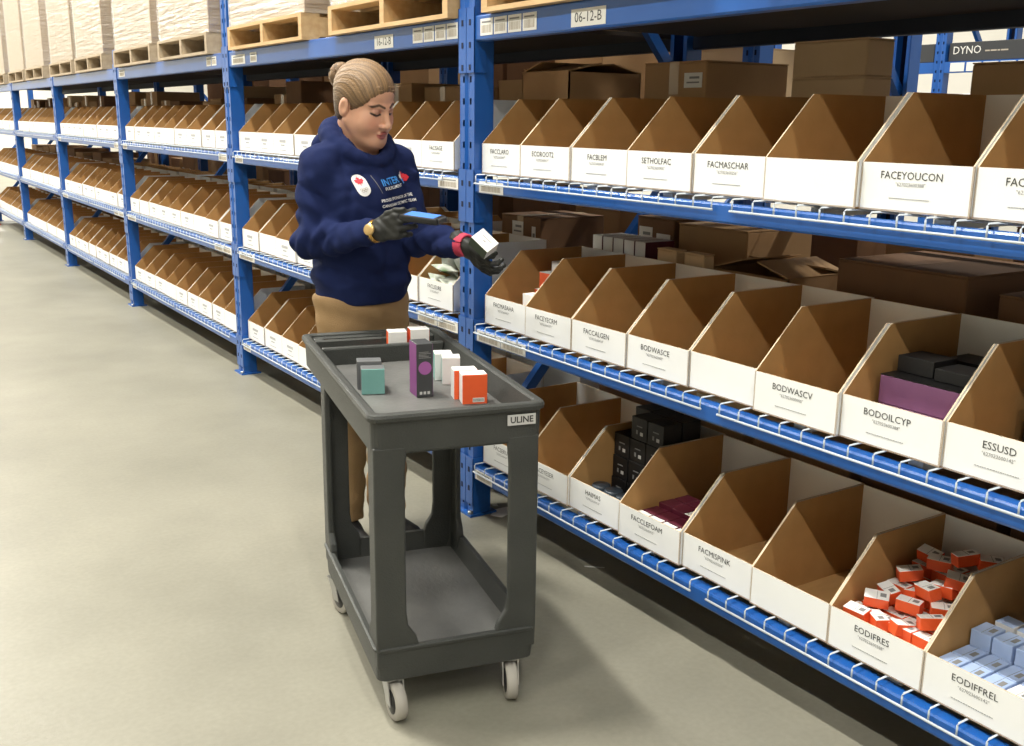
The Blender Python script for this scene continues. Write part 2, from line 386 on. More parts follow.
def deck_mesh(L):
    """welded wire deck: waterfall wires over the front beam, lengthwise wires, three channels below"""
    mb = MB(); n = round(L / .0705); R = .0024; zt = -.003
    for k in range(n + 1):
        y = -L * k / n
        mb.tube([(-.008, y, -.034), (-.008, y, -.008), (-.003, y, zt), (RD + .005, y, zt)], R, M['steel'], 5, rs=None)
    lens = MB()
    for x in [.06 + .098 * k for k in range(11)]:
        mb.tube([(x, 0, zt - .004), (x, -L, zt - .004)], R, M['steel'], 4)
    rail = MB(); rail.tube([(-.0105, .006, -.034), (-.0105, -L - .006, -.034)], .0034, M['steel'], 6)
    ch = MB(); ch.box((.051, -.02, -.030), (RD - .051, .02, -.010), M['steel'])
    return mb.mesh('wire_grid'), rail.mesh('front_rail'), ch.mesh('support_channel')
DL = [1.205, 1.145]
DM = [deck_mesh(l) for l in DL]
for i in range(NB):
    y0 = i * BAY - .125
    for lv in range(3):
        yy = y0
        for k in range(2):
            g, rl, ch = DM[k]
            t = thing('wire_deck', 'white wire deck, %s, %s half, %s' % (LEVEL[lv + 1].replace(' shelf', ' level'), ('left', 'right')[k], BAYN[i]), 'wire deck', (0, yy, DECK[lv]), group='wire decks of the near rack')
            o = ob('wire_grid', g, t); o['kind'] = 'stuff'
            ob('front_rail', rl, t)
            for f in (.2, .5, .8): ob('support_channel', ch, t, (0, -DL[k] * f, 0))
            yy -= DL[k] + .075

# ------------------------------------------------------------------ storage bins
BD, BH, FH, BS, TH = .44, .262, .106, .155, .004
def bin_side(inner_plus):
    """side wall; the inner face (kraft) looks to +y when inner_plus"""
    mb = MB(); pr = [(0, 0), (BD, 0), (BD, BH), (BS, BH), (0, FH)]; n = 5
    a = [(x, 0, z) for x, z in pr]; b = [(x, -TH, z) for x, z in pr]
    mb.add(a, [tuple(range(n))], M['kraft'] if inner_plus else M['white'])
    mb.add(b, [tuple(range(n))], M['white'] if inner_plus else M['kraft'])
    for k in range(n):
        j = (k + 1) % n; mb.add([a[k], a[j], b[j], b[k]], [(0, 1, 2, 3)], M['edge'])
    me = mb.mesh('side_panel'); 
    return me
SL, SR = bin_side(False), bin_side(True)
mb = MB(); mb.box((0, -1, 0), (TH, 0, FH), [M['white'], M['kraft'], M['edge'], M['edge'], M['edge'], M['edge']]); FRONT = mb.mesh('front_panel')
mb = MB(); mb.box((BD - TH, -1, 0), (BD, 0, BH), [M['white'], M['white'], M['edge'], M['edge'], M['edge'], M['edge']]); BACK = mb.mesh('back_panel')
mb = MB(); mb.box((0, -1, 0), (BD, 0, TH), M['kraft']); BOT = mb.mesh('base_panel')
def whole_bin():
    mb = MB()
    for me, off, sy in ((SL, 0, 3.5), (SR, -1 + .014, 3.5), (FRONT, 0, 1), (BACK, 0, 1), (BOT, 0, 1)):
        for p in me.polygons:
            mb.add([(me.vertices[i].co.x, me.vertices[i].co.y * sy + off, me.vertices[i].co.z) for i in p.vertices], [tuple(range(len(p.vertices)))], me.materials[p.material_index])
    return mb
_wb = None
def bar_print(w, rows):
    mb = MB()
    for z, h, f in rows: mb.box((-.0012, -w * f / 2, z), (-.0002, w * f / 2, z + h), M['faint_ink'])
    return mb.mesh('label_print')
FINE = MB()
yy = -.05
rr = random.Random(3)
while yy < .05:
    ww = rr.uniform(.002, .006); FINE.box((-.0012, yy, -.0005), (-.0003, yy + ww, .0005), M['grey_ink']); yy += ww + .0018
FINE = FINE.mesh('fine_print')
SMALLP = bar_print(.1, [(.062, .014, .85), (.045, .007, .5), (.022, .003, .9)])
BING = 'white kraft-lined bins on the near rack'
def make_bin(x, y, z, w, label, text=None, code=None, small=False, flip=False, parts=True, grp=BING, blank=False):
    global _wb
    if not parts:
        if _wb is None: _wb = whole_bin().mesh('bin')
        o = ob('storage_bin', _wb, None, (x, y, z), None, scale=(1, w, 1))
        if flip: o.rotation_euler = (0, 0, PI)
        tag(o, label, 'bin', grp)
        if small: ob('label_print', SMALLP, o, (0, -.5, 0), scale=(1, 1 / w, 1))
        return o
    t = thing('storage_bin', label, 'bin', (x, y, z), 0, grp)
    ob('side_panel', SL, t); ob('side_panel', SR, t, (0, -w + TH, 0))
    ob('front_panel', FRONT, t, scale=(1, w, 1)); ob('back_panel', BACK, t, scale=(1, w, 1)); ob('base_panel', BOT, t, scale=(1, w, 1))
    yc = -w * .47
    if text:
        ob('bin_code', text_me(text, .0235, M['ink']), t, (-.0008, yc, .079), FACE_AISLE)
        ob('item_number', text_me(code, .0115, M['grey_ink']), t, (-.0008, yc, .060), FACE_AISLE)
        ob('fine_print', FINE, t, (0, yc, .030))
    elif small: ob('label_print', SMALLP, t, (0, yc, 0))
    return t
S1 = [-.107, -.359, -.645, -.93, -1.212, -1.488, -1.774, -2.058, -2.336, -2.60]
S2 = [-.132, -.405, -.679, -.961, -1.236, -1.5, -1.775, -2.054, -2.33, -2.60]
S3 = [-.124, -.408, -.678, -.957, -1.246, -1.528, -1.798, -2.072, -2.346, -2.60]
T1 = ['FACCLARO', 'ECOROOT2', 'FACBLEM', 'SETHOLFAC', 'FACMASCHAR', None, 'FACEYOUCON', 'FACOXYMA', None]
T2 = ['FACMASAHA', 'FACEYECRM', 'FACCALGEN', 'BODWASCE', None, 'BODWASCV', 'BODOILCYP', 'ESSUSD', None]
T3 = ['FACSERUM', 'FACEYESER', 'HAIMAS', 'FACCLEFOAM', 'FACMISPINK', None, 'EODIFRES', 'EODIFFREL', None]
LVN = ['top', 'middle', 'bottom']
XB = .03
CODES = ['"627023600%03d"' % n for n in (437, 371, 418, 905, 256, 0, 388, 142, 0)]
for lv, (E, T) in enumerate(((S1, T1), (S2, T2), (S3, T3))):
    for k in range(9):
        w = E[k] - E[k + 1] - .002
        dx = random.uniform(-.005, .006)
        if lv == 0 and k == 5: dx = -.016
        if lv == 1 and k == 5: dx = -.012
        if T[k]: lab = 'white kraft-lined bin marked %s, %s bin shelf, nearest bay' % (T[k], LVN[lv])
        else: lab = 'unmarked white kraft-lined bin, %s from the left, %s bin shelf, nearest bay' % (ORD[k], LVN[lv])
        make_bin(XB + dx, E[k], DECK[lv], w, lab, T[k], CODES[k] if T[k] else None)
for i in range(1, NB):
    for lv in range(3):
        n = 9; y0 = i * BAY - .115; y1 = i * BAY - BAY + .045
        if i == 1: y1 = .092 if lv == 0 else .112
        ws = [random.uniform(.9, 1.12) for _ in range(n)]; s = sum(ws); y = y0
        for k in range(n):
            w = (y0 - y1) * ws[k] / s
            lab = '%s white kraft-lined bin from the left, %s bin shelf, %s' % (ORD[k].capitalize(), LVN[lv], BAYN[i])
            last = i == 1 and k == n - 1
            txt = {0: 'FACISAGE', 1: 'FACLISURE'}.get(lv) if last else None
            make_bin(XB + random.uniform(-.006, .008), y, DECK[lv], w - .002, lab, txt, CODES[0] if txt else None, small=not txt and i < 4 and (k * 7 + lv) % 5 != 3, parts=i < 3)
            y -= w
# bins of the back row, turned to the next aisle
for i in range(1, 4):
    for lv in (1, 2):
        y0 = i * BAY - .12; w = (BAY - PW - .06) / 9
        for k in range(9):
            if i == 1 and lv == 1 and k > 5: continue
            make_bin(RD - .03 + random.uniform(-.02, .02), y0 - k * w - w + .002, DECK[lv], w - .004, 'back-row bin, %s from the left, %s bin shelf, %s' % (ORD[k], LVN[lv], BAYN[i]), flip=True, parts=False, grp='back-row bins facing the next aisle')
# ------------------------------------------------------------------ small boxes in the bins
def small_box(name, size, mats, label, cat, loc, rz=0, group=None, rot=None, seal=None):
    """folding carton with a base at z=0; mats per face (-x +x -y +y -z +z); a tuck flap line on the top"""
    sx, sy, sz = size
    mb = MB(); mb.box((-sx / 2, -sy / 2, 0), (sx / 2, sy / 2, sz), mats)
    o = mb.build(name, None, loc, rot if rot else (0, 0, rz), .0012, 1); tag(o, label, cat, group)
    if seal:
        q = MB(); q.box((-sx * .5, -.0005, sz), (sx * .5, .0005, sz + .0004), M['grey_ink']); q.box((-sx * .2, -sy * .36, sz), (sx * .2, -sy * .12, sz + .0004), M['grey_ink'])
        q.build('print', o)
    return o
OR6 = [M['orange'], M['orange'], M['orange'], M['orange'], M['orange'], M['boxwhite']]
# EODIFRES bin: loose heap of small orange cartons (bin y -1.798..-2.072)
y0, y1 = S3[6], S3[7]; zb = DECK[2] + .006
r2 = random.Random(11); n = 0
ROWS = ['front', 'second', 'third', 'fourth', 'rear']
def orange(x, y, z, rx=0, ry=0, rz=0, lab=None):
    global n
    n += 1
    dims = (.034, .060, .031)
    small_box('small_carton', dims, OR6, lab, 'box', (x, y, z), group='loose orange cartons in the bottom shelf bin', rot=(rx, ry, rz), seal=True)
for row in range(8):                               # bottom layers, mostly flat
    for c in range(4):
        for lay in range((2, 3, 3, 3, 4, 4, 5, 5)[row]):
            x = XB + .026 + row * .047 + r2.uniform(-.003, .003); y = y0 - .041 - c * .0618 + r2.uniform(-.0015, .0015)
            orange(x, y, zb + lay * .0315, rz=r2.uniform(-.06, .06), lab='small orange carton in the heap, %s layer, %s row back, %s from the left' % (ORD[lay], ORD[row], ORD[c]))
tops = [(.045, -.046, .040, .1), (.060, -.095, .035, -.5), (.095, -.060, .072, .6), (.075, -.155, .037, 1.2), (.10, -.215, .070, .9), (.13, -.130, .072, .3), (.15, -.060, .074, -.4), (.165, -.200, .076, .7), (.19, -.110, .073, 1.5), (.215, -.165, .077, .1), (.23, -.055, .075, .9), (.26, -.21, .078, -.8), (.285, -.10, .077, .4), (.30, -.16, .108, 1.1), (.225, -.19, .108, .5), (.31, -.055, .077, 0), (.175, -.15, .106, -.3), (.34, -.20, .1, .8)]
for k, (x, y, z, a) in enumerate(tops):
    orange(XB + x, y0 + y, zb + z + .033 + (.03 if x > .19 else 0) + (.03 if x > .28 else 0), r2.uniform(-.18, .18), r2.uniform(-.3, .3), a, 'tilted orange carton on top of the heap, %s from the front' % (ORD + ['thirteenth', 'fourteenth', 'fifteenth', 'sixteenth', 'seventeenth', 'eighteenth'])[k])
# EODIFFREL bin: pale blue cartons
y0 = S3[7]; BL = [M['paleblue'], M['paleblue'], M['boxwhite'], M['paleblue'], M['paleblue'], M['boxgrey']]
BL2 = [M['boxwhite'], M['paleblue'], M['boxwhite'], M['boxwhite'], M['paleblue'], M['paleblue']]
for row in range(3):
    for c in range(4):
        for lay in range(2 if row < 2 else 3):
            small_box('pale_blue_carton', (.062, .050, .040), [M['paleblue']] * 5 + [M['boxwhite'] if row == 0 and lay == 1 and c > 2 else M['paleblue']], 'pale blue carton lying in the bin, %s layer, %s row back, %s across' % (ORD[lay], ORD[row], ORD[c]), 'box', (XB + .05 + row * .066, y0 - .035 - c * .056, zb + lay * .041), rz=r2.uniform(-.05, .05), group='pale blue cartons in the bin', seal=True)
for c in range(4):
    small_box('white_blue_carton', (.05, .048, .125), BL2, 'upright white and pale blue carton, %s from the left behind the lying ones' % ORD[c], 'box', (XB + .255, y0 - .045 - c * .054, zb), rz=r2.uniform(-.04, .04), group='upright white and blue cartons')
# HAIMAS bin: black jars in front, stacked black cartons behind
y0 = S3[2]
def jar(x, y, z, label):
    t = thing('black_jar', label, 'jar', (x, y, z), 0, 'black jars in the bin')
    b = MB(); b.lathe([(.028, 0), (.031, .004), (.031, .040), (.027, .042)], M['jar'], 20); b.build('jar_body', t)
    l = MB(); l.lathe([(.032, .042), (.0325, .045), (.0325, .062), (.030, .065)], M['jarlid'], 20); l.build('lid', t)
for r_ in range(2):
    for c in range(4):
        jar(XB + .045 + r_ * .068, y0 - .038 - c * .0665, zb, 'black jar with slate lid, %s from the left in the %s row' % (ORD[c], ('front', 'second')[r_]))
BK = [M['blackcard']] * 6
for row in range(2):
    for c in range(3):
        for lay in range(4 - (c == 0 and row == 0)):
            o = small_box('black_carton', (.078, .078, .078), BK, 'black jar carton, %s layer from below, %s stack from left, %s row' % (ORD[lay], ORD[c], ('near', 'far')[row]), 'box', (XB + .215 + row * .085 + lay * .004, y0 - .052 - c * .083, zb + lay * .0785), group='stacked black jar cartons')
            if row == 0:
                q = MB(); q.box((-.0398, -.020, .018), (-.0388, -.006, .030), M['plate']); q.box((-.0398, -.016, .046), (-.0388, .012, .050), M['grey_ink']); q.box((-.0398, .006, .020), (-.0388, .014, .034), M['grey_ink'])
                q.build('label_print', o)
# FACCLEFOAM bin: maroon and white cartons
y0 = S3[3]; MR = [M['maroon'], M['maroon'], M['maroon'], M['boxwhite'], M['maroon'], M['boxwhite']]
for row in range(4):
    for c in range(4):
        small_box('maroon_carton', (.060, .056, .066 + .012 * (row > 1)), MR if row == 0 or (row == 2 and c > 1) else MR[:5] + [M['maroon']], 'maroon carton%s, %s row back, %s across' % (' with white top' if row == 0 else '', ORD[row], ORD[c]), 'box', (XB + .045 + row * .066, y0 - .045 - c * .0605, zb), rz=r2.uniform(-.06, .06), group='maroon cartons with white tops')
# BODOILCYP bin: lilac multipack carton with black cartons on it
y0 = S2[6]; zm = DECK[1] + .006
t = thing('lilac_carton', 'lilac carton filling the bin, two rows of cartons high', 'box', (XB + .10, y0 - .14, zm)); 
for lay in range(2):
    q = MB(); q.box((0, -.115, lay * .071), (.16, .115, lay * .071 + .070), M['lilac']); q.build('carton_tier', t, bevel=.002, seg=1)
q = MB(); q.box((0, -.115, .1412), (.16, .115, .1428), M['blackcard']); q.build('dark_lid', t)['label'] = 'black lid'
for k, (x, dy, z, s) in enumerate([(.19, -.06, .144, (.09, .12, .03)), (.20, .06, .144, (.09, .10, .04)), (.33, -.03, 0, (.10, .20, .17)), ]):
    small_box('black_carton', s, BK, ('black carton on the lilac one, right side', 'black carton on the lilac one, left side', 'tall black carton behind the lilac one')[k], 'box', (XB + x if k < 2 else XB + x, y0 - .14 + dy, zm + z), rz=.0, group='black cartons around the lilac one')
small_box('black_carton', (.16, .20, .12), BK, 'black carton inside the bin marked ESSUSD', 'box', (XB + .32, S2[7] - .14, zm))
# FACMASAHA bin: white and orange cartons
WO = [M['boxwhite'], M['boxwhite'], M['orange'], M['orange'], M['boxwhite'], M['boxwhite']]
OW = [M['orange'], M['boxwhite'], M['boxwhite'], M['orange'], M['orange'], M['boxwhite']]
y0 = S2[0]
for k, (x, dy, z, mm, s) in enumerate([(.065, -.225, 0, WO, (.05, .07, .130)), (.135, -.215, 0, OW, (.06, .09, .14)), (.140, -.222, .1405, OW, (.055, .070, .062)), (.215, -.19, 0, WO, (.07, .13, .13)), (.220, -.20, .1305, WO, (.06, .10, .10)), (.33, -.15, 0, WO, (.12, .20, .20))]):
    small_box('white_orange_carton', s, mm, 'white and orange carton in the first middle shelf bin, %s from the front' % ORD[k], 'box', (XB + x, y0 + dy, zm + z), rz=r2.uniform(-.08, .08), group='white and orange cartons in the first bin', seal=True)
small_box('white_carton', (.05, .05, .05), [M['boxwhite']] * 6, 'small white carton in the bin marked FACCALGEN', 'box', (XB + .15, S2[2] - .245, zm))
small_box('dark_carton', (.05, .06, .06), BK, 'small dark carton low in the bin marked BODWASCE', 'box', (XB + .16, S2[3] - .235, zm))
# green and white pouches in the last bin behind the woman
def pouch(loc, rot, label):
    mb = MB(); nx, ny = 8, 6; vs = []
    for s in (1, -1):
        for i in range(nx + 1):
            for j in range(ny + 1):
                u, v = i / nx * 2 - 1, j / ny * 2 - 1
                vs.append((u * .055, v * .038, s * (.014 * (1 - u * u) * (1 - v ** 4) + .002 * math.sin(7 * u + 5 * v) * (1 - u * u))))
    fs = []; q = (nx + 1) * (ny + 1)
    for i in range(nx):
        for j in range(ny):
            a = i * (ny + 1) + j; f = (a, a + 1, a + ny + 2, a + ny + 1); fs.append(f); fs.append(tuple(q + k for k in f[::-1]))
    mb.add(vs, fs, M['pouch'], True); o = mb.build('pouch', None, loc, rot); tag(o, label, 'pouch', 'green and white pouches behind the woman')
for k, (x, y, z, rot) in enumerate([(.062, .325, .088, (.2, -.35, 1.3)), (.066, .215, .090, (-.2, -.4, 1.7)), (.055, .27, .146, (.1, -.10, 1.5)), (.115, .335, .150, (.5, -.8, 1.2)), (.125, .205, .150, (-.5, -.9, 1.9)), (.165, .265, .215, (.3, -1.0, .6)), (.205, .315, .215, (.3, -.9, 1.4)), (.190, .20, .200, (-.4, -1.0, 1.8)), (.10, .27, .03, (0, .0, .8)), (.24, .27, .06, (.1, .1, 1.4))]):
    pouch((XB + x, y, zm + z), rot, 'green and white pouch in the bin right of the woman, %s from the front' % ORD[k])

# ------------------------------------------------------------------ cartons on the shelves behind the bins
def carton(x, y, z, sx, sy, sz, label, m='carton', rz=0, flaps=None, tape=True, sticker=None, grp='brown cartons behind the bins'):
    """x,y = centre, z = base; flaps lists the raised flaps of an open carton"""
    t = thing('carton', label, 'carton', (x, y, z), rz, grp); mm = M[m]; w = .006
    mb = MB()
    if flaps:
        mb.box((-sx / 2, -sy / 2, 0), (-sx / 2 + w, sy / 2, sz), mm); mb.box((sx / 2 - w, -sy / 2, 0), (sx / 2, sy / 2, sz), mm)
        mb.box((-sx / 2, -sy / 2, 0), (sx / 2, -sy / 2 + w, sz), mm); mb.box((-sx / 2, sy / 2 - w, 0), (sx / 2, sy / 2, sz), mm); mb.box((-sx / 2, -sy / 2, 0), (sx / 2, sy / 2, w), mm)
        mb.build('carton_body', t)
        for fl in flaps:
            q = MB()
            if fl == 'front': q.box((0, -sy / 2, 0), (.45 * sx, sy / 2, .005), mm); q.build('flap', t, (-sx / 2, 0, sz), (0, -.20, 0))
            if fl == 'back': q.box((-.40 * sx, -sy / 2, 0), (0, sy / 2, .005), mm); q.build('flap', t, (sx / 2, 0, sz), (0, .22, 0))
            if fl == 'left': q.box((-sx / 2, -.42 * sy, 0), (sx / 2, 0, .005), mm); q.build('flap', t, (0, sy / 2, sz), (-.28, 0, 0))
            if fl == 'right': q.box((-sx / 2, 0, 0), (sx / 2, .42 * sy, .005), mm); q.build('flap', t, (0, -sy / 2, sz), (.28, 0, 0))
    else:
        mb.box((-sx / 2, -sy / 2, 0), (sx / 2, sy / 2, sz - .004), mm); mb.build('carton_body', t, bevel=.004, seg=1)
        for s in (-1, 1):
            q = MB(); a, b = sorted((s * sy / 2, s * .0015)); q.box((-sx / 2, a, sz - .004), (sx / 2, b, sz), mm); q.build('top_flap', t)
        if tape:
            q = MB(); q.box((-sx / 2 - .001, -.024, sz * .72), (-sx / 2 + .002, .024, sz + .0012), M['tape']); q.box((-sx / 2 - .001, -.024, sz - .001), (sx / 2 + .001, .024, sz + .0012), M['tape']); q.build('packing_tape', t)
    if sticker:
        for (dy, dz, a, b) in sticker:
            q = MB(); q.box((-sx / 2 - .0018, dy - a / 2, dz - b / 2), (-sx / 2 - .0004, dy + a / 2, dz + b / 2), M['paper']); q.box((-sx / 2 - .0024, dy - a * .35, dz - b * .2), (-sx / 2 - .0012, dy + a * .35, dz - b * .1), M['grey_ink']); q.box((-sx / 2 - .0024, dy - a * .35, dz + b * .1), (-sx / 2 - .0012, dy + a * .2, dz + b * .25), M['grey_ink']); q.build('paper_label', t)
    return t
d1, d2, d3 = DECK
carton(.69, .20, d1, .36, .33, .375, 'open carton with raised flaps behind the first marked bins by the near post', flaps=('front', 'back', 'left'), tape=False)
carton(.80, .57, d1, .34, .34, .36, 'second open carton with dark mouth, left of the one by the near post', flaps=('back', 'right'), tape=False)
carton(.80, -.472, d1, .40, .325, .395, 'wide closed carton in the middle behind the top bins', sticker=[(-.10, .33, .09, .05)], tape=True)
carton(.86, -.99, d1, .13, .30, .335, 'pale carton, lower one of the stacked pair', m='carton_pale', tape=False)
carton(.86, -.99, d1 + .336, .13, .30, .115, 'flat pale carton, upper one of the stacked pair', m='carton_pale', tape=False)
carton(.90, -1.78, d1, .40, .42, .355, 'reddish brown carton at the right end behind the top bins', sticker=[(-.06, .27, .09, .06)], tape=False)
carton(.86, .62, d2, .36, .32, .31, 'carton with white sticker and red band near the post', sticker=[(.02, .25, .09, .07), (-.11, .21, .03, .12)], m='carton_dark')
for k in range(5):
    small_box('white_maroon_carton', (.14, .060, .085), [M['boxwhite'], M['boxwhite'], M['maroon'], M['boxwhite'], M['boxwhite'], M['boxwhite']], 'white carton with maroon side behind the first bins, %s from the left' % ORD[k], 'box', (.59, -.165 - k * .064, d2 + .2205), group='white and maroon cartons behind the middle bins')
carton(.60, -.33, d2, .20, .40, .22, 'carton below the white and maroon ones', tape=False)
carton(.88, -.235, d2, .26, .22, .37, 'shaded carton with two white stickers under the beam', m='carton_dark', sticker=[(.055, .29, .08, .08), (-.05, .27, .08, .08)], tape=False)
carton(.93, -.54, d2, .34, .36, .36, 'tan carton behind the middle bins', tape=False)
carton(.515, -.60, d2, .05, .10, .30, 'slim pale carton standing before the tan one', m='carton_pale', tape=False)
carton(.515, -.74, d2, .05, .10, .30, 'second slim pale carton before the tan one', m='carton_pale', tape=False)
carton(.68, -.95, d2, .28, .34, .255, 'open carton with splayed flaps behind the middle bins', flaps=('back', 'left', 'right'), tape=False)
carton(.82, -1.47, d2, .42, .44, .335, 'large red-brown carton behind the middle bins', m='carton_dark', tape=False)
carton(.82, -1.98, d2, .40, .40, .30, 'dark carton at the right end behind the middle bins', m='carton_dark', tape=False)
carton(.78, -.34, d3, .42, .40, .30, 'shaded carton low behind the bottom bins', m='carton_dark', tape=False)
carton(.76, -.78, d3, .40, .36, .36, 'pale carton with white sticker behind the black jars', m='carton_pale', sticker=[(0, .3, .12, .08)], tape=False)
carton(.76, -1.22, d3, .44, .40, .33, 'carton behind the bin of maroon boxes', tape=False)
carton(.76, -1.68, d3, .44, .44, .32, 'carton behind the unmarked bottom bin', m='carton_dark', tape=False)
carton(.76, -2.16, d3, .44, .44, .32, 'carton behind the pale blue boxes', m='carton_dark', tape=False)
# further bays: cartons behind the top bins
r3 = random.Random(5)
for i in range(1, NB):
    y = i * BAY - .2; k = 0
    while y > i * BAY - BAY + (.45 if i > 1 else 1.2) and k < 7:
        w = r3.uniform(.24, .40); h = r3.uniform(.30, .41)
        if not (i in (1, 2) and k == 4):
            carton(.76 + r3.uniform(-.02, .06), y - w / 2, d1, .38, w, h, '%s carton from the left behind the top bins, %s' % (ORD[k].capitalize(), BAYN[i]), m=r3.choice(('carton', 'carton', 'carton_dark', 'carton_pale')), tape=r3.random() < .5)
        y -= w + r3.uniform(.01, .08); k += 1
for i in range(4, NB):
    for lv, d in ((1, d2), (2, d3)):
        for k in range(5):
            carton(.76, i * BAY - .32 - k * .48, d, .4, .42, r3.uniform(.26, .34), '%s carton from the left behind the %s bins, %s' % (ORD[k].capitalize(), LVN[lv], BAYN[i]), m=r3.choice(('carton', 'carton_dark')), tape=False)

# ------------------------------------------------------------------ pallets with wrapped loads
PWID, PDEP = 1.06, 1.02
def pal_meshes(m):
    d = {}
    for nm, a, b in (('bottom_board', (0, -PWID, 0), (.09, 0, .016)), ('top_board', (0, -PWID, 0), (.092, 0, .016)), ('stringer', (0, -.038, 0), (PDEP, 0, .088))):
        q = MB(); q.box(a, b, m); d[nm] = q.mesh(nm)
    return d
PM = [pal_meshes(M['wood']), pal_meshes(M['wood_grey'])]
LH = 1.35
CW, CD, CHH = PWID / 3, .96 / 2, LH / 3
cm = MB(); cm.box((.001, -CW + .001, .001), (CD - .001, -.001, CHH - .001), M['load']); CARM = cm.mesh('load_carton')
film = MB(); film.box((-.006, -PWID - .006, 0), (.966, .006, LH + .01), M['film']); FILM = film.mesh('stretch_film')
PZ = 1.8535
def pallet(y, m, where, load=True, rz=0):
    d = PM[m]; t = thing('wooden_pallet', '%s wooden pallet, %s' % (('fresh yellow', 'weathered grey')[m], where), 'pallet', (-.035, y, PZ), rz, 'wooden pallets on the top beams')
    for x in (0, .465, .93): ob('bottom_board', d['bottom_board'], t, (x, 0, 0))
    for yy in (0, -PWID / 2 + .019, -PWID + .038): ob('stringer', d['stringer'], t, (0, yy, .016))
    for k in range(7): ob('top_board', d['top_board'], t, (k * (PDEP - .092) / 6, 0, .104))
    if load:
        l = thing('wrapped_load', 'film-wrapped carton stack, %s' % where, 'load', (-.015, y, PZ + .1205), rz, 'wrapped carton loads on the pallets')
        for a in range(2):
            for b in range(3):
                for c in range(3): ob('load_carton', CARM, l, (a * CD, -b * CW, c * CHH))
        ob('stretch_film', FILM, l)
PAL = [(1, 2.46, 0, 'left one in the bay behind the woman'), (1, 1.09, 0, 'right one in the bay behind the woman'), (2, 5.16, 1, 'left one in the second bay beyond the woman'), (2, 3.90, 1, 'right one in the second bay beyond the woman'), (0, -.20, 0, 'left one in the nearest bay'), (0, -1.45, 1, 'right one in the nearest bay'),
       (3, 7.83, 1, 'left one in the third bay beyond the woman'), (3, 6.62, 1, 'right one in the third bay beyond the woman'), (4, 10.5, 1, 'left one in the fourth bay beyond the woman'), (4, 9.28, 1, 'right one in the fourth bay beyond the woman'), (-1, -2.85, 1, 'left one in the unseen bay on the right'), (-1, -4.1, 1, 'right one in the unseen bay on the right'), (5, 13.17, 1, 'left one in the last bay'), (5, 11.95, 1, 'right one in the last bay')]  # loads of the unseen bay are added to block lamp light
for i, y, m, w in PAL: pallet(y, m, w)

# ------------------------------------------------------------------ back-to-back rack row and the rack across the next aisle
X2 = 1.40
for y, nm in ((-BAY, 'right'), (0, 'behind the near post'), (BAY, 'behind the second post'), (2 * BAY, 'behind the third post'), (3 * BAY, 'behind the fourth post'), (4 * BAY, 'behind the fifth post')):
    upright('rack_upright', X2, y, 3.3, 'blue rack upright of the back-to-back row, ' + nm, 'uprights of the back-to-back row')
for i, nm in enumerate(('behind the nearest bay', 'behind the bay of the woman', 'behind the second bay', 'behind the third bay', 'behind the fourth bay')):
    for lv in (0, 1, 2, 3):
        for xx, sx, w in ((X2, 1, 'front'), (X2 + RD, -1, 'rear')):
            o = ob('rack_beam', BM[lv], None, (xx, i * BAY, 2.30 if lv == 0 else BEAMZ[lv][0])); o.scale = (sx, 1, 1)
            tag(o, 'blue %s beam, back-to-back row, %s height, %s' % (w, ('pallet', 'top shelf', 'middle shelf', 'bottom shelf')[lv], nm), 'beam', 'beams of the back-to-back row')
    for lv in (1, 2, 3):
        for k in range(2):
            g_, rl, ch = DM[k]
            o = ob('wire_deck', g_, None, (X2, i * BAY - .125 - k * 1.28, DECK[lv - 1])); o['kind'] = 'stuff'; o['label'] = 'wire deck in the back-to-back row'; o['category'] = 'wire deck'
for i in range(5):
    for lv, d in enumerate(DECK):
        if lv == 0 and i in (0, 4): continue
        y = i * BAY - .15; j = 0
        while y > i * BAY - BAY + (.65 if not (lv == 0 and i == 1) else 1.35):
            w = r3.uniform(.34, .50); h = r3.uniform(.24, .40) if lv else r3.uniform(.56, .80)
            carton(X2 + .35, y - w / 2, d, .5, w, h, '%s carton from the left, %s shelf of the back-to-back row, %s' % (ORD[j].capitalize(), LVN[lv], ('behind nearest bay', 'behind woman', 'behind second bay', 'behind third bay', 'behind fourth bay')[i]), m=r3.choice(('carton', 'carton_dark', 'carton_dark')), tape=False, grp='cartons in the back-to-back row')
            y -= w + r3.uniform(.02, .06) + (.10 if lv else 0); j += 1
carton(1.8, .36, d1, .45, .44, .52, 'pale carton seen between the blue posts of the rear row', m='carton_pale', tape=False, grp='cartons in the back-to-back row')
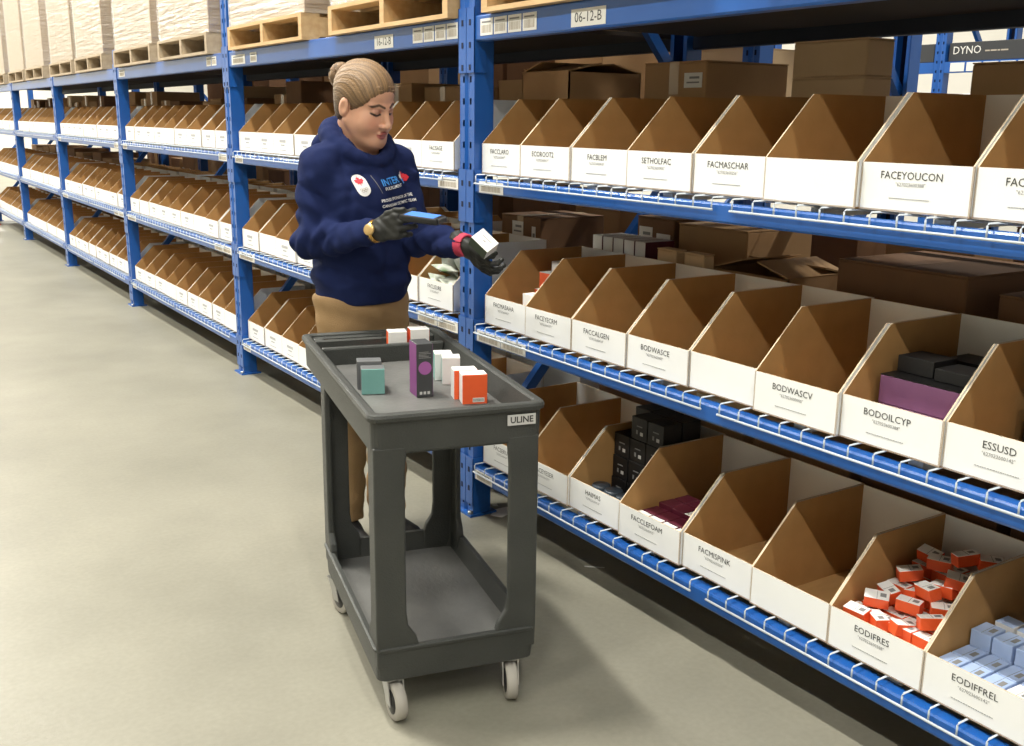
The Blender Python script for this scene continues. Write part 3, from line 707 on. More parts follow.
# rack across the next aisle
X3 = 6.0
for y, nm in ((2.36, 'between the black cartons'), (-.46, 'right of the black cartons'), (5.18, 'far left')):
    upright('rack_upright', X3, y, 3.3, 'blue rack upright across the next aisle, ' + nm, 'uprights across the next aisle')
for y, nm in ((2.36, 'under the printed carton'), (5.18, 'under the plain carton')):
    for lv, z in enumerate((1.93, 1.05, .3)):
        q = MB(); q.box((0, -PW - .002, 0), (.05, -2.818, .09), M['blue']); o = q.build('rack_beam', None, (X3, y, z))
        tag(o, 'blue beam across the next aisle %s, %s' % (nm, ('upper', 'middle', 'lower')[lv]), 'beam', 'beams across the next aisle')
        if lv == 0:
            for k in range(8):
                s = MB(); s.box((-.003, -.13, 0), (-.0005, 0, .07), M['paper']); s.build('ticket', o, (0, -.16 - k * .15, .01))
for k, (y, L) in enumerate(((3.14, .76), (2.24, .80))):
    t = thing('dark_carton', ('plain long black carton left of the post across the next aisle', 'long black carton printed DYNO on the rack across the next aisle')[k], 'carton', (X3 + .02, y, 2.021), group='black cartons across the next aisle')
    q = MB(); q.box((0, -L, 0), (.5, 0, .15), M['dyno']); q.build('carton_body', t, bevel=.004, seg=1)
    if k:
        ob('lettering', text_me('DYNO', .088, M['paper']), t, (-.002, -.165, .085), FACE_AISLE)
        q = MB()
        for w0, w1 in ((.33, .37), (.378, .43), (.438, .46), (.468, .53)): q.box((-.002, -w1, .070), (-.0005, -w0, .081), M['tan_label'])
        q.build('small_print', t)
for k, y in enumerate((4.9, 4.44, 3.98, 3.52, 2.81, 2.22, 1.74)):
    q = MB(); q.box((0, -.42, 0), (.5, 0, .62), M['white']); o = q.build('white_carton', None, (X3 + .02, y, 1.1402), bevel=.004, seg=1)
    tag(o, 'large white carton across the next aisle, %s from the left' % ORD[k], 'carton', 'white cartons across the next aisle')
# litter under the rack
def paper(loc, rz, label, pts):
    q = MB(); q.poly(pts, .0008, M['paper']); o = q.build('paper_scrap', None, loc, (0, 0, rz)); tag(o, label, 'paper', None); return o
t = paper((.115, -.13, .001), .4, 'white paper scrap on the floor under the rack beside the near post', [(-.045, -.03), (.05, -.035), (.06, .02), (.01, .04), (-.05, .02)])
paper((.135, -.05, .001), 1.2, 'tiny crumpled white scrap on the floor nearest the near post', [(-.012, -.01), (.015, -.008), (.01, .014), (-.01, .01)])
paper((.114, -.73, .001), -.7, 'thin strip of pale tape on the floor under the rack', [(-.035, -.004), (.035, -.004), (.035, .003), (-.035, .004)])
t = thing('post_guard', 'low red guard on the floor at the far end of the rack', 'guard', (-.10, 13.0, 0))
q = MB(); q.box((0, -.35, 0), (.06, 0, .22), M['redpaint']); q.build('rail', t, bevel=.01)
q = MB(); q.box((-.02, -.37, 0), (.08, .02, .012), M['redpaint']); q.build('foot', t)
# ------------------------------------------------------------------ utility cart
CRZ = math.radians(-13.0); CO = Vector((-.95, -1.21, 0)); CRM = Matrix.Rotation(CRZ, 3, 'Z')
def cw(u, v, z=0): return CO + CRM @ Vector((u, v, z))
def rrect(u0, v0, u1, v1, r, z, n=5):
    out = []
    for cx, cy, a0 in ((u1 - r, v1 - r, 0), (u0 + r, v1 - r, PI / 2), (u0 + r, v0 + r, PI), (u1 - r, v0 + r, 1.5 * PI)):
        for k in range(n): a = a0 + PI / 2 * k / (n - 1); out.append((cx + r * math.cos(a), cy + r * math.sin(a), z))
    return out
def rins(b, i, r, z): return rrect(b[0] + i, b[1] + i, b[2] - i, b[3] - i, r, z)
cart = thing('utility_cart', 'dark grey moulded plastic two-shelf cart on casters in front of the woman', 'cart', CO, CRZ)
TB = (0, 0, .445, 1.01)
q = MB()
q.loft([rins(TB, .010, .02, .716), rins(TB, .006, .022, .722), rins(TB, .004, .024, .798), rins(TB, -.004, .028, .802), rins(TB, -.006, .03, .811), rins(TB, -.003, .028, .818), rins(TB, .003, .025, .820), rins(TB, .016, .022, .820), rins(TB, .022, .02, .816), rins(TB, .034, .02, .757)], M['cart'], True, False)
q.add(rins(TB, .034, .02, .757), [tuple(range(20))], M['cart_floor'])
q.build('top_tray', cart)
q = MB(); q.box((.028, .803, .752), (.417, .826, .812), M['cart']); q.build('tray_divider', cart, bevel=.006)
q = MB(); q.box((.026, .925, .752), (.419, .944, .811), M['cart']); q.box((.026, .972, .752), (.419, .992, .811), M['cart']); q.box((.026, .944, .752), (.06, .972, .811), M['cart']); q.box((.25, .944, .752), (.419, .972, .811), M['cart']); q.box((.06, .944, .752), (.25, .972, .775), M['cart'])
q.build('tool_ledge', cart, bevel=.004, seg=1)
LB = (.004, .002, .434, .738)
q = MB()
q.loft([rins(LB, .012, .02, .112), rins(LB, .006, .022, .117), rins(LB, .002, .024, .196), rins(LB, -.003, .026, .200), rins(LB, -.003, .026, .206), rins(LB, .002, .024, .209), rins(LB, .014, .02, .208), rins(LB, .026, .018, .150)], M['cart'], True, False)
q.add(rins(LB, .026, .018, .150), [tuple(range(20))], M['cart_floor'])
q.build('bottom_tray', cart)
def leg(u, v, su, sv):
    def ring(a, b, t, z, o=0): return [(u + su * x, v + sv * y, z) for x, y in ((o, o), (a, o), (a, o + t), (o + t, o + t), (o + t, b), (o, b))]
    q = MB()
    q.loft([ring(.112, .10, .022, .150, .004), ring(.112, .10, .022, .212, .003), ring(.106, .094, .021, .232, .003), ring(.086, .072, .018, .262, .003), ring(.081, .068, .018, .30, .003), ring(.081, .068, .018, .66, .003), ring(.087, .072, .018, .735, .003)], M['cart'])
    q.build('leg', cart, bevel=.005)
leg(.004, .002, 1, 1); leg(.436, .002, -1, 1); leg(.004, .738, 1, -1); leg(.436, .738, -1, -1)
def caster(u, v, yaw):
    t = bpy.data.objects.new('caster', None); COL.objects.link(t); t.parent = cart; t.location = (u, v, 0); t.rotation_euler = (0, 0, yaw); t.empty_display_size = .03
    w = MB(); w.lathe([(.030, -.014), (.046, -.015), (.050, -.011), (.050, .011), (.046, .015), (.030, .014)], M['rubber'], 28, 'x', (0, 0, .0505)); w.build('tread', t)
    h = MB(); h.lathe([(.008, -.017), (.032, -.015), (.034, 0), (.032, .015), (.008, .017)], M['black'], 20, 'x', (0, 0, .0505)); h.build('hub', t)
    f = MB()
    for s in (-1, 1):
        f.loft([[(s * .019, -.014, .042), (s * .019, .014, .042), (s * .022, .014, .042), (s * .022, -.014, .042)], [(s * .019, .005, .106), (s * .019, .055, .106), (s * .022, .055, .106), (s * .022, .005, .106)]], M['zinc'])
    f.box((-.023, .004, .103), (.023, .056, .107), M['zinc']); f.lathe([(.018, .106), (.018, .112)], M['zinc'], 14, c=(0, .03, 0)); f.build('fork', t)
caster(.058, .020, .12); caster(.370, .022, -.20); caster(.042, .655, .3); caster(.385, .66, .0)
q = MB(); q.box((0, -.0015, 0), (.074, .001, .027), M['plate']); pl_ = q.build('nameplate', cart, (.346, .0005, .765)); pl_['label'] = 'silver nameplate on the front edge'
ob('lettering', text_me('ULINE', .0225, M['ink'], bold=.0006), pl_, (.037, -.0019, .0132), (PI / 2, 0, 0))

# cartons on the cart
ZT = .7575
def on_cart(name, u, v, size, mats, rz, label, group=None, z=ZT, seal=False):
    p = cw(u, v, z); return small_box(name, size, mats, label, 'box', p, CRZ + rz, group, seal=seal)
W_ = M['boxwhite']; O_ = M['orange']; T_ = M['teal']; G_ = M['boxgrey']
on_cart('teal_carton', .106, .448, (.064, .050, .072), [G_, T_, T_, T_, T_, G_], -.16, 'teal carton on the cart tray, in front of the grey carton')
on_cart('grey_carton', .108, .502, (.068, .046, .082), [M['charcoal'], G_, G_, G_, G_, G_], -.16, 'grey carton on the cart tray right behind the teal carton')
o = on_cart('purple_carton', .230, .388, (.047, .070, .150), [M['purple'], M['purple'], M['charcoal'], M['charcoal'], M['charcoal'], M['charcoal']], .03, 'tall purple and charcoal carton with violet disc standing on the cart')
q = MB(); n_ = 28; q.poly([(.0185 * math.cos(2 * PI * k / n_), .0185 * math.sin(2 * PI * k / n_)) for k in range(n_)], .0006, M['violet']); q.build('violet_disc', o, (.0005, -.0351, .082), (PI / 2, 0, 0))
q = MB()
for k in range(5): q.box((-.017, -.0356, .110 + k * .004), (.017 - .006 * (k % 3), -.0350, .1115 + k * .004), M['grey_ink'])
for k in range(3): q.box((-.015 + k * .011, -.0356, .008), (-.008 + k * .011, -.0350, .016), M['plate'])
q.build('small_print', o)
P1 = [W_, O_, O_, O_, W_, W_]
on_cart('orange_white_carton', .342, .266, (.068, .050, .082), P1, -.12, 'orange-fronted white carton nearest the front edge of the cart')
on_cart('orange_white_carton', .334, .321, (.066, .050, .082), [W_, O_, O_, O_, W_, W_], -.10, 'orange and white carton tucked behind the front orange one')
q = MB(); q.box((-.006, -.0257, .006), (.026, -.0251, .018), M['paper'])
for k in range(9): q.box((-.004 + k * .0032, -.0261, .008), (-.0026 + k * .0032, -.0256, .016), M['ink'])
fb = [x for x in bpy.data.objects if x.get('label', '').startswith('orange-fronted')][0]
q.build('barcode_print', fb)
on_cart('white_carton', .345, .487, (.052, .050, .080), [T_, W_, W_, W_, W_, W_], -.25, 'white carton with teal side in the middle of the cart tray, nearer one')
on_cart('white_carton', .338, .545, (.052, .052, .080), [T_, W_, W_, W_, W_, W_], -.18, 'white carton with teal side in the middle of the cart tray, farther one')
WO2 = [O_, O_, W_, W_, W_, W_]
on_cart('white_orange_carton', .278, .866, (.060, .052, .086), WO2, -.10, 'white carton with orange ends in the rear tray pocket, left one')
on_cart('white_orange_carton', .350, .868, (.062, .054, .090), WO2, -.05, 'white carton with orange ends in the rear tray pocket, right one')

# ------------------------------------------------------------------ the woman
def nets(xs, ys, zs, D):
    """surface nets on a rectilinear grid -> verts, quads"""
    S = D < 0; nx, ny, nz = D.shape
    cnt = np.zeros((nx - 1, ny - 1, nz - 1), np.int8)
    for a in (0, 1):
        for b in (0, 1):
            for c in (0, 1): cnt += S[a:nx - 1 + a, b:ny - 1 + b, c:nz - 1 + c]
    act = (cnt > 0) & (cnt < 8); I, J, K = np.nonzero(act); n = len(I)
    idx = -np.ones(act.shape, np.int64); idx[I, J, K] = np.arange(n)
    V = {(a, b, c): D[I + a, J + b, K + c] for a in (0, 1) for b in (0, 1) for c in (0, 1)}
    acc = np.zeros((n, 3)); num = np.zeros(n)
    for ax in range(3):
        for p in (0, 1):
            for q in (0, 1):
                o = [0, 0, 0]; oth = [k for k in range(3) if k != ax]; o[oth[0]] = p; o[oth[1]] = q
                A = tuple(o); o[ax] = 1; B = tuple(o); va, vb = V[A], V[B]; m = (va < 0) != (vb < 0)
                t = np.where(m, va / np.where(m, va - vb, 1), 0)
                pt = np.tile(np.array(A, float), (n, 1)); pt[:, ax] = t
                acc += pt * m[:, None]; num += m
    fr_ = acc / num[:, None]
    P = np.stack([xs[I] + fr_[:, 0] * (xs[I + 1] - xs[I]), ys[J] + fr_[:, 1] * (ys[J + 1] - ys[J]), zs[K] + fr_[:, 2] * (zs[K + 1] - zs[K])], 1)
    F = []
    def quads(m, offs):
        i, j, k = np.nonzero(m); return i, j, k
    for ax in range(3):
        sl0 = [slice(None)] * 3; sl1 = [slice(None)] * 3; sl0[ax] = slice(0, -1); sl1[ax] = slice(1, None)
        ch = S[tuple(sl0)] != S[tuple(sl1)]
        u, v = [(1, 2), (2, 0), (0, 1)][ax]
        i, j, k = np.nonzero(ch); g = np.stack([i, j, k], 1)
        ok = (g[:, u] > 0) & (g[:, v] > 0) & (g[:, u] < act.shape[u]) & (g[:, v] < act.shape[v]); g = g[ok]
        ins = S[g[:, 0], g[:, 1], g[:, 2]]
        def gi(du, dv): h = g.copy(); h[:, u] += du; h[:, v] += dv; return idx[h[:, 0], h[:, 1], h[:, 2]]
        a, b, c, d = gi(-1, -1), gi(0, -1), gi(0, 0), gi(-1, 0)
        Q = np.stack([a, b, c, d], 1); Q[~ins] = Q[~ins][:, ::-1]; F.append(Q)
    return P, np.concatenate(F)
def relax(P, F, it=2, lam=.5):
    for _ in range(it):
        acc = np.zeros_like(P); num = np.zeros(len(P))
        for a in range(4):
            for b in ((a + 1) % 4, (a + 3) % 4): np.add.at(acc, F[:, a], P[F[:, b]]); np.add.at(num, F[:, a], 1)
        P = P + lam * (acc / np.maximum(num, 1)[:, None] - P)
    return P
def mesh_np(name, P, F, m, col=None):
    me = bpy.data.meshes.new(name); me.from_pydata(P.tolist(), [], F.tolist()); me.materials.append(m)
    me.polygons.foreach_set('use_smooth', [True] * len(me.polygons))
    if col is not None:
        a = me.color_attributes.new('col', 'FLOAT_COLOR', 'POINT'); c = np.ones((len(P), 4), np.float32); c[:, :3] = col; a.data.foreach_set('color', c.ravel())
    return me
def smin(a, b, k):
    h = np.clip(.5 + .5 * (b - a) / k, 0, 1); return b + (a - b) * h - k * h * (1 - h)
def smax(a, b, k): return -smin(-a, -b, k)
def cap(X, a, b, ra, rb):
    a = np.array(a, np.float32); d = np.array(b, np.float32) - a; L = float(d @ d)
    x, y, z = X[0] - a[0], X[1] - a[1], X[2] - a[2]
    h = np.clip((x * d[0] + y * d[1] + z * d[2]) / L, 0, 1)
    return np.sqrt((x - h * d[0]) ** 2 + (y - h * d[1]) ** 2 + (z - h * d[2]) ** 2) - (ra + (rb - ra) * h)
def ell(X, c, r):
    x, y, z = (X[0] - c[0]) / r[0], (X[1] - c[1]) / r[1], (X[2] - c[2]) / r[2]
    k0 = np.sqrt(x * x + y * y + z * z); k1 = np.sqrt((x / r[0]) ** 2 + (y / r[1]) ** 2 + (z / r[2]) ** 2) + 1e-9
    return k0 * (k0 - 1) / k1
def grid(xs, ys, zs): return [g.astype(np.float32) for g in np.meshgrid(xs, ys, zs, indexing='ij')]
def lin(a, b, s): return np.arange(a, b + s, s)
BO = np.array([-.433, -.061, 0.]); BF = np.array([.15, -.989, 0.]); BR = np.array([-.989, -.15, 0.])
def bw(a, b, z): return BO + BR * a + BF * b + np.array([0, 0, z])
def tob(X): x, y = X[0] - BO[0], X[1] - BO[1]; return [x * BR[0] + y * BR[1], x * BF[0] + y * BF[1], X[2]]
HC = np.array([-.4270, -.1080, 1.5531]); HX = np.array([-0.9329, -0.3501, -0.0844]); HY = np.array([0.3571, -0.8688, -0.3429]); HZ = np.array([0.0467, -0.3500, 0.9356]); HS = 1.05
def toh(X):
    x, y, z = X[0] - HC[0], X[1] - HC[1], X[2] - HC[2]
    return [(x * a[0] + y * a[1] + z * a[2]) / HS for a in (HX, HY, HZ)]
def hw(p): return HC + HS * (HX * p[0] + HY * p[1] + HZ * p[2])
ER, EL = np.array([-.628, -.094, 1.100]), np.array([-.270, -.175, 1.103])
WR, WL = np.array((-0.5045, -0.3333, 1.1522)), np.array((-0.2385, -0.4351, 1.1040))
SR, SLh = bw(.158, 0, 1.345), bw(-.158, 0, 1.345)
# body: one continuous surface (head, neck, trunk, arms, legs)
def spaced(lo, hi, f0, f1, fine, coarse):
    a = np.arange(lo, f0, coarse); b = np.arange(f0, f1, fine); c = np.arange(f1, hi + coarse, coarse); return np.unique(np.concatenate([a, b, c]))
xs = spaced(-.76, -.08, HC[0] - .135, HC[0] + .145, .0025, .014); ys = spaced(-.36, .14, HC[1] - .15, HC[1] + .13, .0025, .014); zs = spaced(.03, 1.74, 1.40, 1.70, .0025, .014)
X = grid(xs, ys, zs); Hh = toh(X)
def head_sdf(H):
    hx = np.abs(H[0]); A = [hx, H[1], H[2]]
    d = ell(H, (0, -.012, .03), (.074, .094, .085))
    d = smin(d, ell(H, (0, .030, -.046), (.067, .063, .080)), .03)
    d = smin(d, ell(H, (0, .046, .044), (.058, .040, .044)), .02)
    d = smin(d, cap(A, (.060, -.002, -.052), (.018, .066, -.101), .018, .018), .03)
    d = smin(d, cap(H, (-.006, .074, -.101), (.006, .074, -.101), .018, .018), .022)
    d = smin(d, ell(H, (0, .030, -.100), (.044, .052, .030)), .03)
    d = smin(d, ell(A, (.040, .054, -.042), (.030, .028, .034)), .02)
    d = smax(d, -ell(A, (.031, .105, .000), (.018, .022, .013)), .014)
    d = smin(d, cap(A, (.044, .070, .018), (.012, .086, .014), .007, .008), .012)
    d = smin(d, ell(A, (.031, .0745, -.001), (.0155, .0125, .0125)), .004)
    d = smin(d, cap(H, (0, .086, .010), (0, .108, -.034), .0075, .011), .012)
    d = smin(d, ell(H, (0, .110, -.039), (.012, .012, .0105)), .008)
    d = smin(d, ell(A, (.0125, .100, -.043), (.008, .010, .007)), .006)
    d = smin(d, ell(A, (.006, .0935, -.068), (.0145, .0085, .0055)), .006)
    d = smin(d, ell(H, (0, .0915, -.0785), (.0165, .0085, .0065)), .004)
    d = smax(d, -cap(H, (-.015, .101, -.0732), (.015, .101, -.0732), .0020, .0020), .003)
    e = ell(A, (.078, -.014, -.014), (.010, .019, .031))
    e = smax(e, -ell(A, (.089, -.008, -.012), (.007, .010, .017)), .005)
    d = smin(d, e, .006)
    d = smin(d, cap(H, (0, -.020, -.05), (0, -.052, -.20), .054, .058), .02)
    return d * HS
d = head_sdf(Hh)
tb = tob(X)
d = smin(d, ell(tb, (0, 0, 1.16), (.14, .09, .28)), .04)
d = smin(d, ell(tb, (0, 0, .92), (.15, .10, .14)), .05)
d = smin(d, cap(X, SR, ER, .045, .038), .03); d = smin(d, cap(X, ER, WR, .036, .026), .02)
d = smin(d, cap(X, SLh, EL, .045, .038), .03); d = smin(d, cap(X, EL, WL, .036, .026), .02)
LEGS = [(bw(.085, .0, .90), bw(.085, .015, .50), bw(.085, -.02, .08)), (bw(-.085, .0, .90), bw(-.09, .02, .50), bw(-.085, .0, .08))]
for h, k, a in LEGS: d = smin(d, cap(X, h, k, .075, .05), .04); d = smin(d, cap(X, k, a, .05, .036), .02)
P, Fq = nets(xs, ys, zs, d)
Hp = np.array(toh(P.T)).T; ax_ = np.abs(Hp[:, 0])
col = np.tile(np.array([.60, .325, .215]), (len(P), 1))
def near_poly(pts):
    best = np.full(len(P), 9.)
    for a, b in zip(pts[:-1], pts[1:]):
        a, b = np.array(a), np.array(b); Q = np.stack([ax_, np.zeros(len(P)) , Hp[:, 2]], 1); a[1] = b[1] = 0; t = np.clip(((Q - a) @ (b - a)) / ((b - a) @ (b - a)), 0, 1)
        best = np.minimum(best, np.linalg.norm(Q - a - t[:, None] * (b - a), axis=1) + 9 * (Hp[:, 1] < .05))
    return best
def blend(w, c):
    global col
    w = np.clip(w, 0, 1)[:, None]; col = col * (1 - w) + np.array(c) * w
blend(.45 * np.exp(-(((ax_ - .042) / .02) ** 2 + ((Hp[:, 2] + .038) / .02) ** 2)) * (Hp[:, 1] > .03), (.62, .24, .17))
lipd = ((Hp[:, 0] / .0215) ** 2 + ((Hp[:, 2] + .0735) / .0120) ** 2); blend((1.15 - lipd) * 4 * (Hp[:, 1] > .08), (.45, .14, .12))
blend(.6 * (1.3 - ((ax_ - .031) / .019) ** 2 - ((Hp[:, 2] - .003) / .010) ** 2) * (Hp[:, 1] > .06), (.40, .20, .15))
bd = near_poly([(.012, .094, .0165), (.030, .088, .0235), (.050, .070, .0165)]); blend((.0050 - bd) / .0025, (.075, .042, .025))
ld = near_poly([(.018, .086, -.0075), (.031, .087, -.0110), (.046, .072, -.0060)]); blend((.0046 - ld) / .0022, (.03, .018, .012))
P = np.where((P[:, 2] > 1.40)[:, None], P, P)
woman = thing('person', 'woman in navy printed hoodie and khaki trousers, blond bun, looking down at a scanner', 'person', tuple(BO))
def wpart(name, P, F, m, col=None, parent=None):
    me = mesh_np(name, P - BO, F, m, col); return ob(name, me, parent or woman)
wpart('body', P, Fq, M['skin'], col)
# hair
xs = lin(-.105, .105, .0025); ys = lin(-.135, .115, .0025); zs = lin(-.12, .145, .0025); H = grid(xs, ys, zs); A = [np.abs(H[0]), H[1], H[2]]
d = ell(H, (0, -.013, .033), (.083, .109, .097)); d = smin(d, ell(H, (0, -.040, -.02), (.070, .062, .080)), .02)
hl = .70 * (H[1] - .082 - .30 * H[0] ** 2 / .08) - .714 * (H[2] - .054) + .0015 * np.sin(70 * H[0] + 30 * H[2]) 
d = smax(d, hl, .020)
d = smax(d, -(ell(A, (.082, -.010, -.018), (.018, .021, .034))), .006)
d = smax(d, -(H[2] + .10 + .2 * H[1]), .01)
phi = np.arctan2(H[0], H[2] + .03)
flow = phi * 34 + 5 * np.sin(H[1] * 22 + phi * 3)
d = d + .0005 * np.sin(flow) + .0004 * np.sin(flow * 2.7 + H[1] * 30)
P, Fq = nets(xs, ys, zs, d)
ph = np.arctan2(P[:, 0], P[:, 2] + .03); fl = ph * 34 + 5 * np.sin(P[:, 1] * 22 + ph * 3)
tt = .46 + .11 * np.sin(fl) + .13 * np.sin(fl * 2.7 + P[:, 1] * 30) + .13 * np.sin(fl * 6.1 + P[:, 1] * 12); tt = np.clip(tt, 0, 1) * np.clip((P[:, 2] + .05) / .10, .10, 1)
col = np.array([.050, .027, .014]) * (1 - tt[:, None]) + np.array([.40, .245, .115]) * tt[:, None]
hair = wpart('hair', HC + HS * (P[:, :1] * HX + P[:, 1:2] * HY + P[:, 2:] * HZ), Fq, M['hair'], col)
# bun: twisted coils of hair
q = MB(); bc = np.array((.004, -.118, .046))
core = MB()
vs, fs = [], []
for i in range(9):
    for j in range(16):
        a, b = PI * i / 8, 2 * PI * j / 16; vs.append(tuple(hw(bc + np.array((.024 * math.sin(a) * math.cos(b), .022 * math.cos(a), .026 * math.sin(a) * math.sin(b))))-BO))
for i in range(8):
    for j in range(16): fs.append((i * 16 + j, i * 16 + (j + 1) % 16, (i + 1) * 16 + (j + 1) % 16, (i + 1) * 16 + j))
q.add(vs, fs, M['hair'], True)
for s in range(7):
    pts = []
    for k in range(15):
        t = k / 14; a = t * 2.2 * PI + s * 2 * PI / 7; r_ = .031 * math.sin(PI * (.18 + .66 * t)); y = .022 - .05 * t
        pts.append(tuple(hw(bc + np.array((r_ * math.cos(a), y, r_ * 1.05 * math.sin(a)))) - BO))
    q.tube(pts, .009, M['hair'], 7, rs=[.007 + .004 * math.sin(PI * k / 14) for k in range(15)])
me = q.mesh('hair_bun'); ca = me.color_attributes.new('col', 'FLOAT_COLOR', 'POINT'); rb = random.Random(2)
for k, dd in enumerate(ca.data):
    t = rb.uniform(.15, .75) if k > 144 else .1
    dd.color = (.055 + .33 * t, .03 + .21 * t, .016 + .11 * t, 1)
ob('hair_bun', me, woman)
q = MB()
for s in range(9):
    b0 = np.array((rb.uniform(-.05, .05), .072 + rb.uniform(-.006, .004), .074 + rb.uniform(-.01, .008)))
    pts = [tuple(hw(b0 + np.array((rb.uniform(-.004, .004) * k, .006 * k - .0005 * k * k, .002 * k + rb.uniform(-.001, .002)))) - BO) for k in range(5)]
    q.tube(pts, .0006, M['hair'], 3)
me = q.mesh('loose_strands'); ca = me.color_attributes.new('col', 'FLOAT_COLOR', 'POINT')
for dd in ca.data: dd.color = (.4, .26, .13, 1)
ob('loose_strands', me, woman)
# hoodie
xs = lin(-.76, -.02, .006); ys = lin(-.49, .16, .006); zs = lin(.83, 1.53, .006); X = grid(xs, ys, zs); tb = tob(X)
Z = tb[2]
a_ = np.interp(Z, [.87, .895, .92, .95, 1.0, 1.1, 1.2, 1.28, 1.34, 1.39, 1.44], [.164, .168, .174, .184, .181, .175, .180, .180, .158, .105, .070])
b_ = np.interp(Z, [.87, .895, .92, .95, 1.0, 1.1, 1.2, 1.28, 1.34, 1.39, 1.44], [.122, .127, .133, .144, .143, .140, .143, .136, .112, .080, .062])
yc = np.interp(Z, [.85, .95, 1.1, 1.22, 1.34, 1.44], [.0, .006, .008, .016, .004, -.01])
d = (np.sqrt((tb[0] / a_) ** 2 + ((tb[1] - yc) / b_) ** 2) - 1) * np.minimum(a_, b_)
d = smin(d, cap(X, bw(.06, 0, 1.375), bw(.155, 0, 1.345), .066, .066), .03)
d = smin(d, cap(X, bw(-.06, 0, 1.375), bw(-.155, 0, 1.345), .066, .066), .03)
d = smax(d, .882 - Z, .01)
def wob(f, a, b, c): return np.sin(f * (a * tb[0] + b * tb[1] + c * Z) + 2.2 * np.sin(.37 * f * (c * tb[0] - a * Z + .6 * tb[1])))
def crease(f, a, b, c, p): return 1 - np.abs(np.sin(.5 * f * (a * tb[0] + b * tb[1] + c * Z) + 1.6 * np.sin(.3 * f * (c * tb[0] - a * Z) + p) + p))
fold = .007 * crease(30, .75, .2, .8, .4) ** 2 + .005 * crease(44, -.7, .3, .7, 1.9) ** 3 + .006 * wob(62, .25, .2, 1.0) * np.exp(-((Z - .985) / .06) ** 2) + .0042 * wob(34, .9, .3, .7) + .0028 * wob(55, -.8, .3, .6) + .0016 * wob(110, .6, .4, -.7)
d = d + fold * np.clip((Z - .90) / .06, .12, 1)
def sleeve(S, E_, W):
    global d
    ar = cap(X, S, E_, .067, .057)
    v = np.array(W) - E_; L = np.linalg.norm(v); v = v / L
    fa = cap(X, E_, E_ + v * (L - .045), .057, .046)
    cu = cap(X, E_ + v * (L - .040), E_ + v * (L - .008), .041, .038)
    t = (X[0] - E_[0]) * v[0] + (X[1] - E_[1]) * v[1] + (X[2] - E_[2]) * v[2]
    r_ = smin(ar, fa, .025)
    dist = np.sqrt((X[0] - E_[0]) ** 2 + (X[1] - E_[1]) ** 2 + (X[2] - E_[2]) ** 2)
    r_ = r_ + .008 * (1 - np.abs(np.sin(38 * t + 20 * X[1] + 1.5 * np.sin(25 * Z)))) ** 3 + .0065 * np.sin(88 * t + 4 * np.sin(22 * Z + 14 * X[1])) * np.exp(-(dist / .15) ** 2) + .0045 * np.sin(48 * t + 22 * X[1] - 16 * Z + 2 * np.sin(31 * Z)) + .002 * np.sin(110 * t + 60 * Z)
    r_ = smin(r_, cu, .006)
    r_ = smax(r_, t - (L - .001), .004)
    d = smin(d, r_, .022)
sleeve(SR, ER, WR); sleeve(SLh, EL, WL)
# rolled hood round the neck
ring = []
for k in range(20):
    an = 2 * PI * k / 20; ca_, sa_ = math.sin(an), math.cos(an)       # sa_=1 front
    ring.append(bw(.098 * ca_, .004 + .094 * sa_, 1.412 - .052 * sa_ + .012 * abs(ca_)))
for k in range(20):
    an = 2 * PI * k / 20; bk = .5 - .5 * math.cos(an); an2 = 2 * PI * (k + 1) / 20; bk2 = .5 - .5 * math.cos(an2)
    d = smin(d, cap(X, ring[k], ring[(k + 1) % 20], .022 + .022 * bk, .022 + .022 * bk2), .006)
d = smin(d, ell(tb, (0, -.120, 1.405), (.110, .050, .065)), .012)
# neck opening
d = smax(d, -cap(X, bw(0, .02, 1.36), bw(0, .03, 1.60), .056, .082), .008)
P, Fq = nets(xs, ys, zs, d); P = relax(P, Fq, 2)
hood = wpart('hoodie', P, Fq, M['navy'])
bvh = BVHTree.FromPolygons([tuple(v) for v in P], [tuple(f) for f in Fq.tolist()])
def decal(name, me, a, z, m=None, rot=0, parent=hood, off=.0022, width=None):
    """lay a flat print (local x to the wearer's left, y up) on the hoodie front"""
    me = me.copy(); bm = bmesh.new(); bm.from_mesh(me)
    if width:
        k = width / (max(v.co.x for v in bm.verts) - min(v.co.x for v in bm.verts))
        for v in bm.verts: v.co.x *= k; v.co.y *= .5 + .5 * k
    bmesh.ops.triangulate(bm, faces=bm.faces[:])
    for _ in range(2):
        ed = [e for e in bm.edges if e.calc_length() > .010]
        if ed: bmesh.ops.subdivide_edges(bm, edges=ed, cuts=1); bmesh.ops.triangulate(bm, faces=bm.faces[:])
    c, s = math.cos(rot), math.sin(rot)
    for v in bm.verts:
        x, y = v.co.x * c - v.co.y * s, v.co.x * s + v.co.y * c
        p = Vector(bw(a - x, .6, z + y)); h = bvh.ray_cast(p, Vector(-BF))
        hp = h[0] if h[0] is not None else Vector(bw(a - x, .14, z + y))
        v.co = hp + Vector(BF) * (off + v.co.z) - Vector(BO)
    bm.to_mesh(me); bm.free(); o = ob(name, me, parent)
    return o
def flat(outline, m):
    q = MB(); q.poly(outline, .0004, m); return q.mesh('print')
st = [(.021 * math.cos(t), .0145 + .021 * math.sin(t)) for t in np.linspace(0, PI, 12)] + [(.021 * math.cos(t), -.0145 + .021 * math.sin(t)) for t in np.linspace(PI, 2 * PI, 12)]
decal('badge', flat(st, M['printwhite']), .072, 1.287, rot=.28)['label'] = 'white pill-shaped badge'
half = [(0, 1), (.12, .72), (.32, .82), (.26, .38), (.48, .58), (.55, .45), (.86, .50), (.74, .22), (.86, .12), (.45, -.22), (.52, -.40), (.06, -.32), (.05, -.75)]
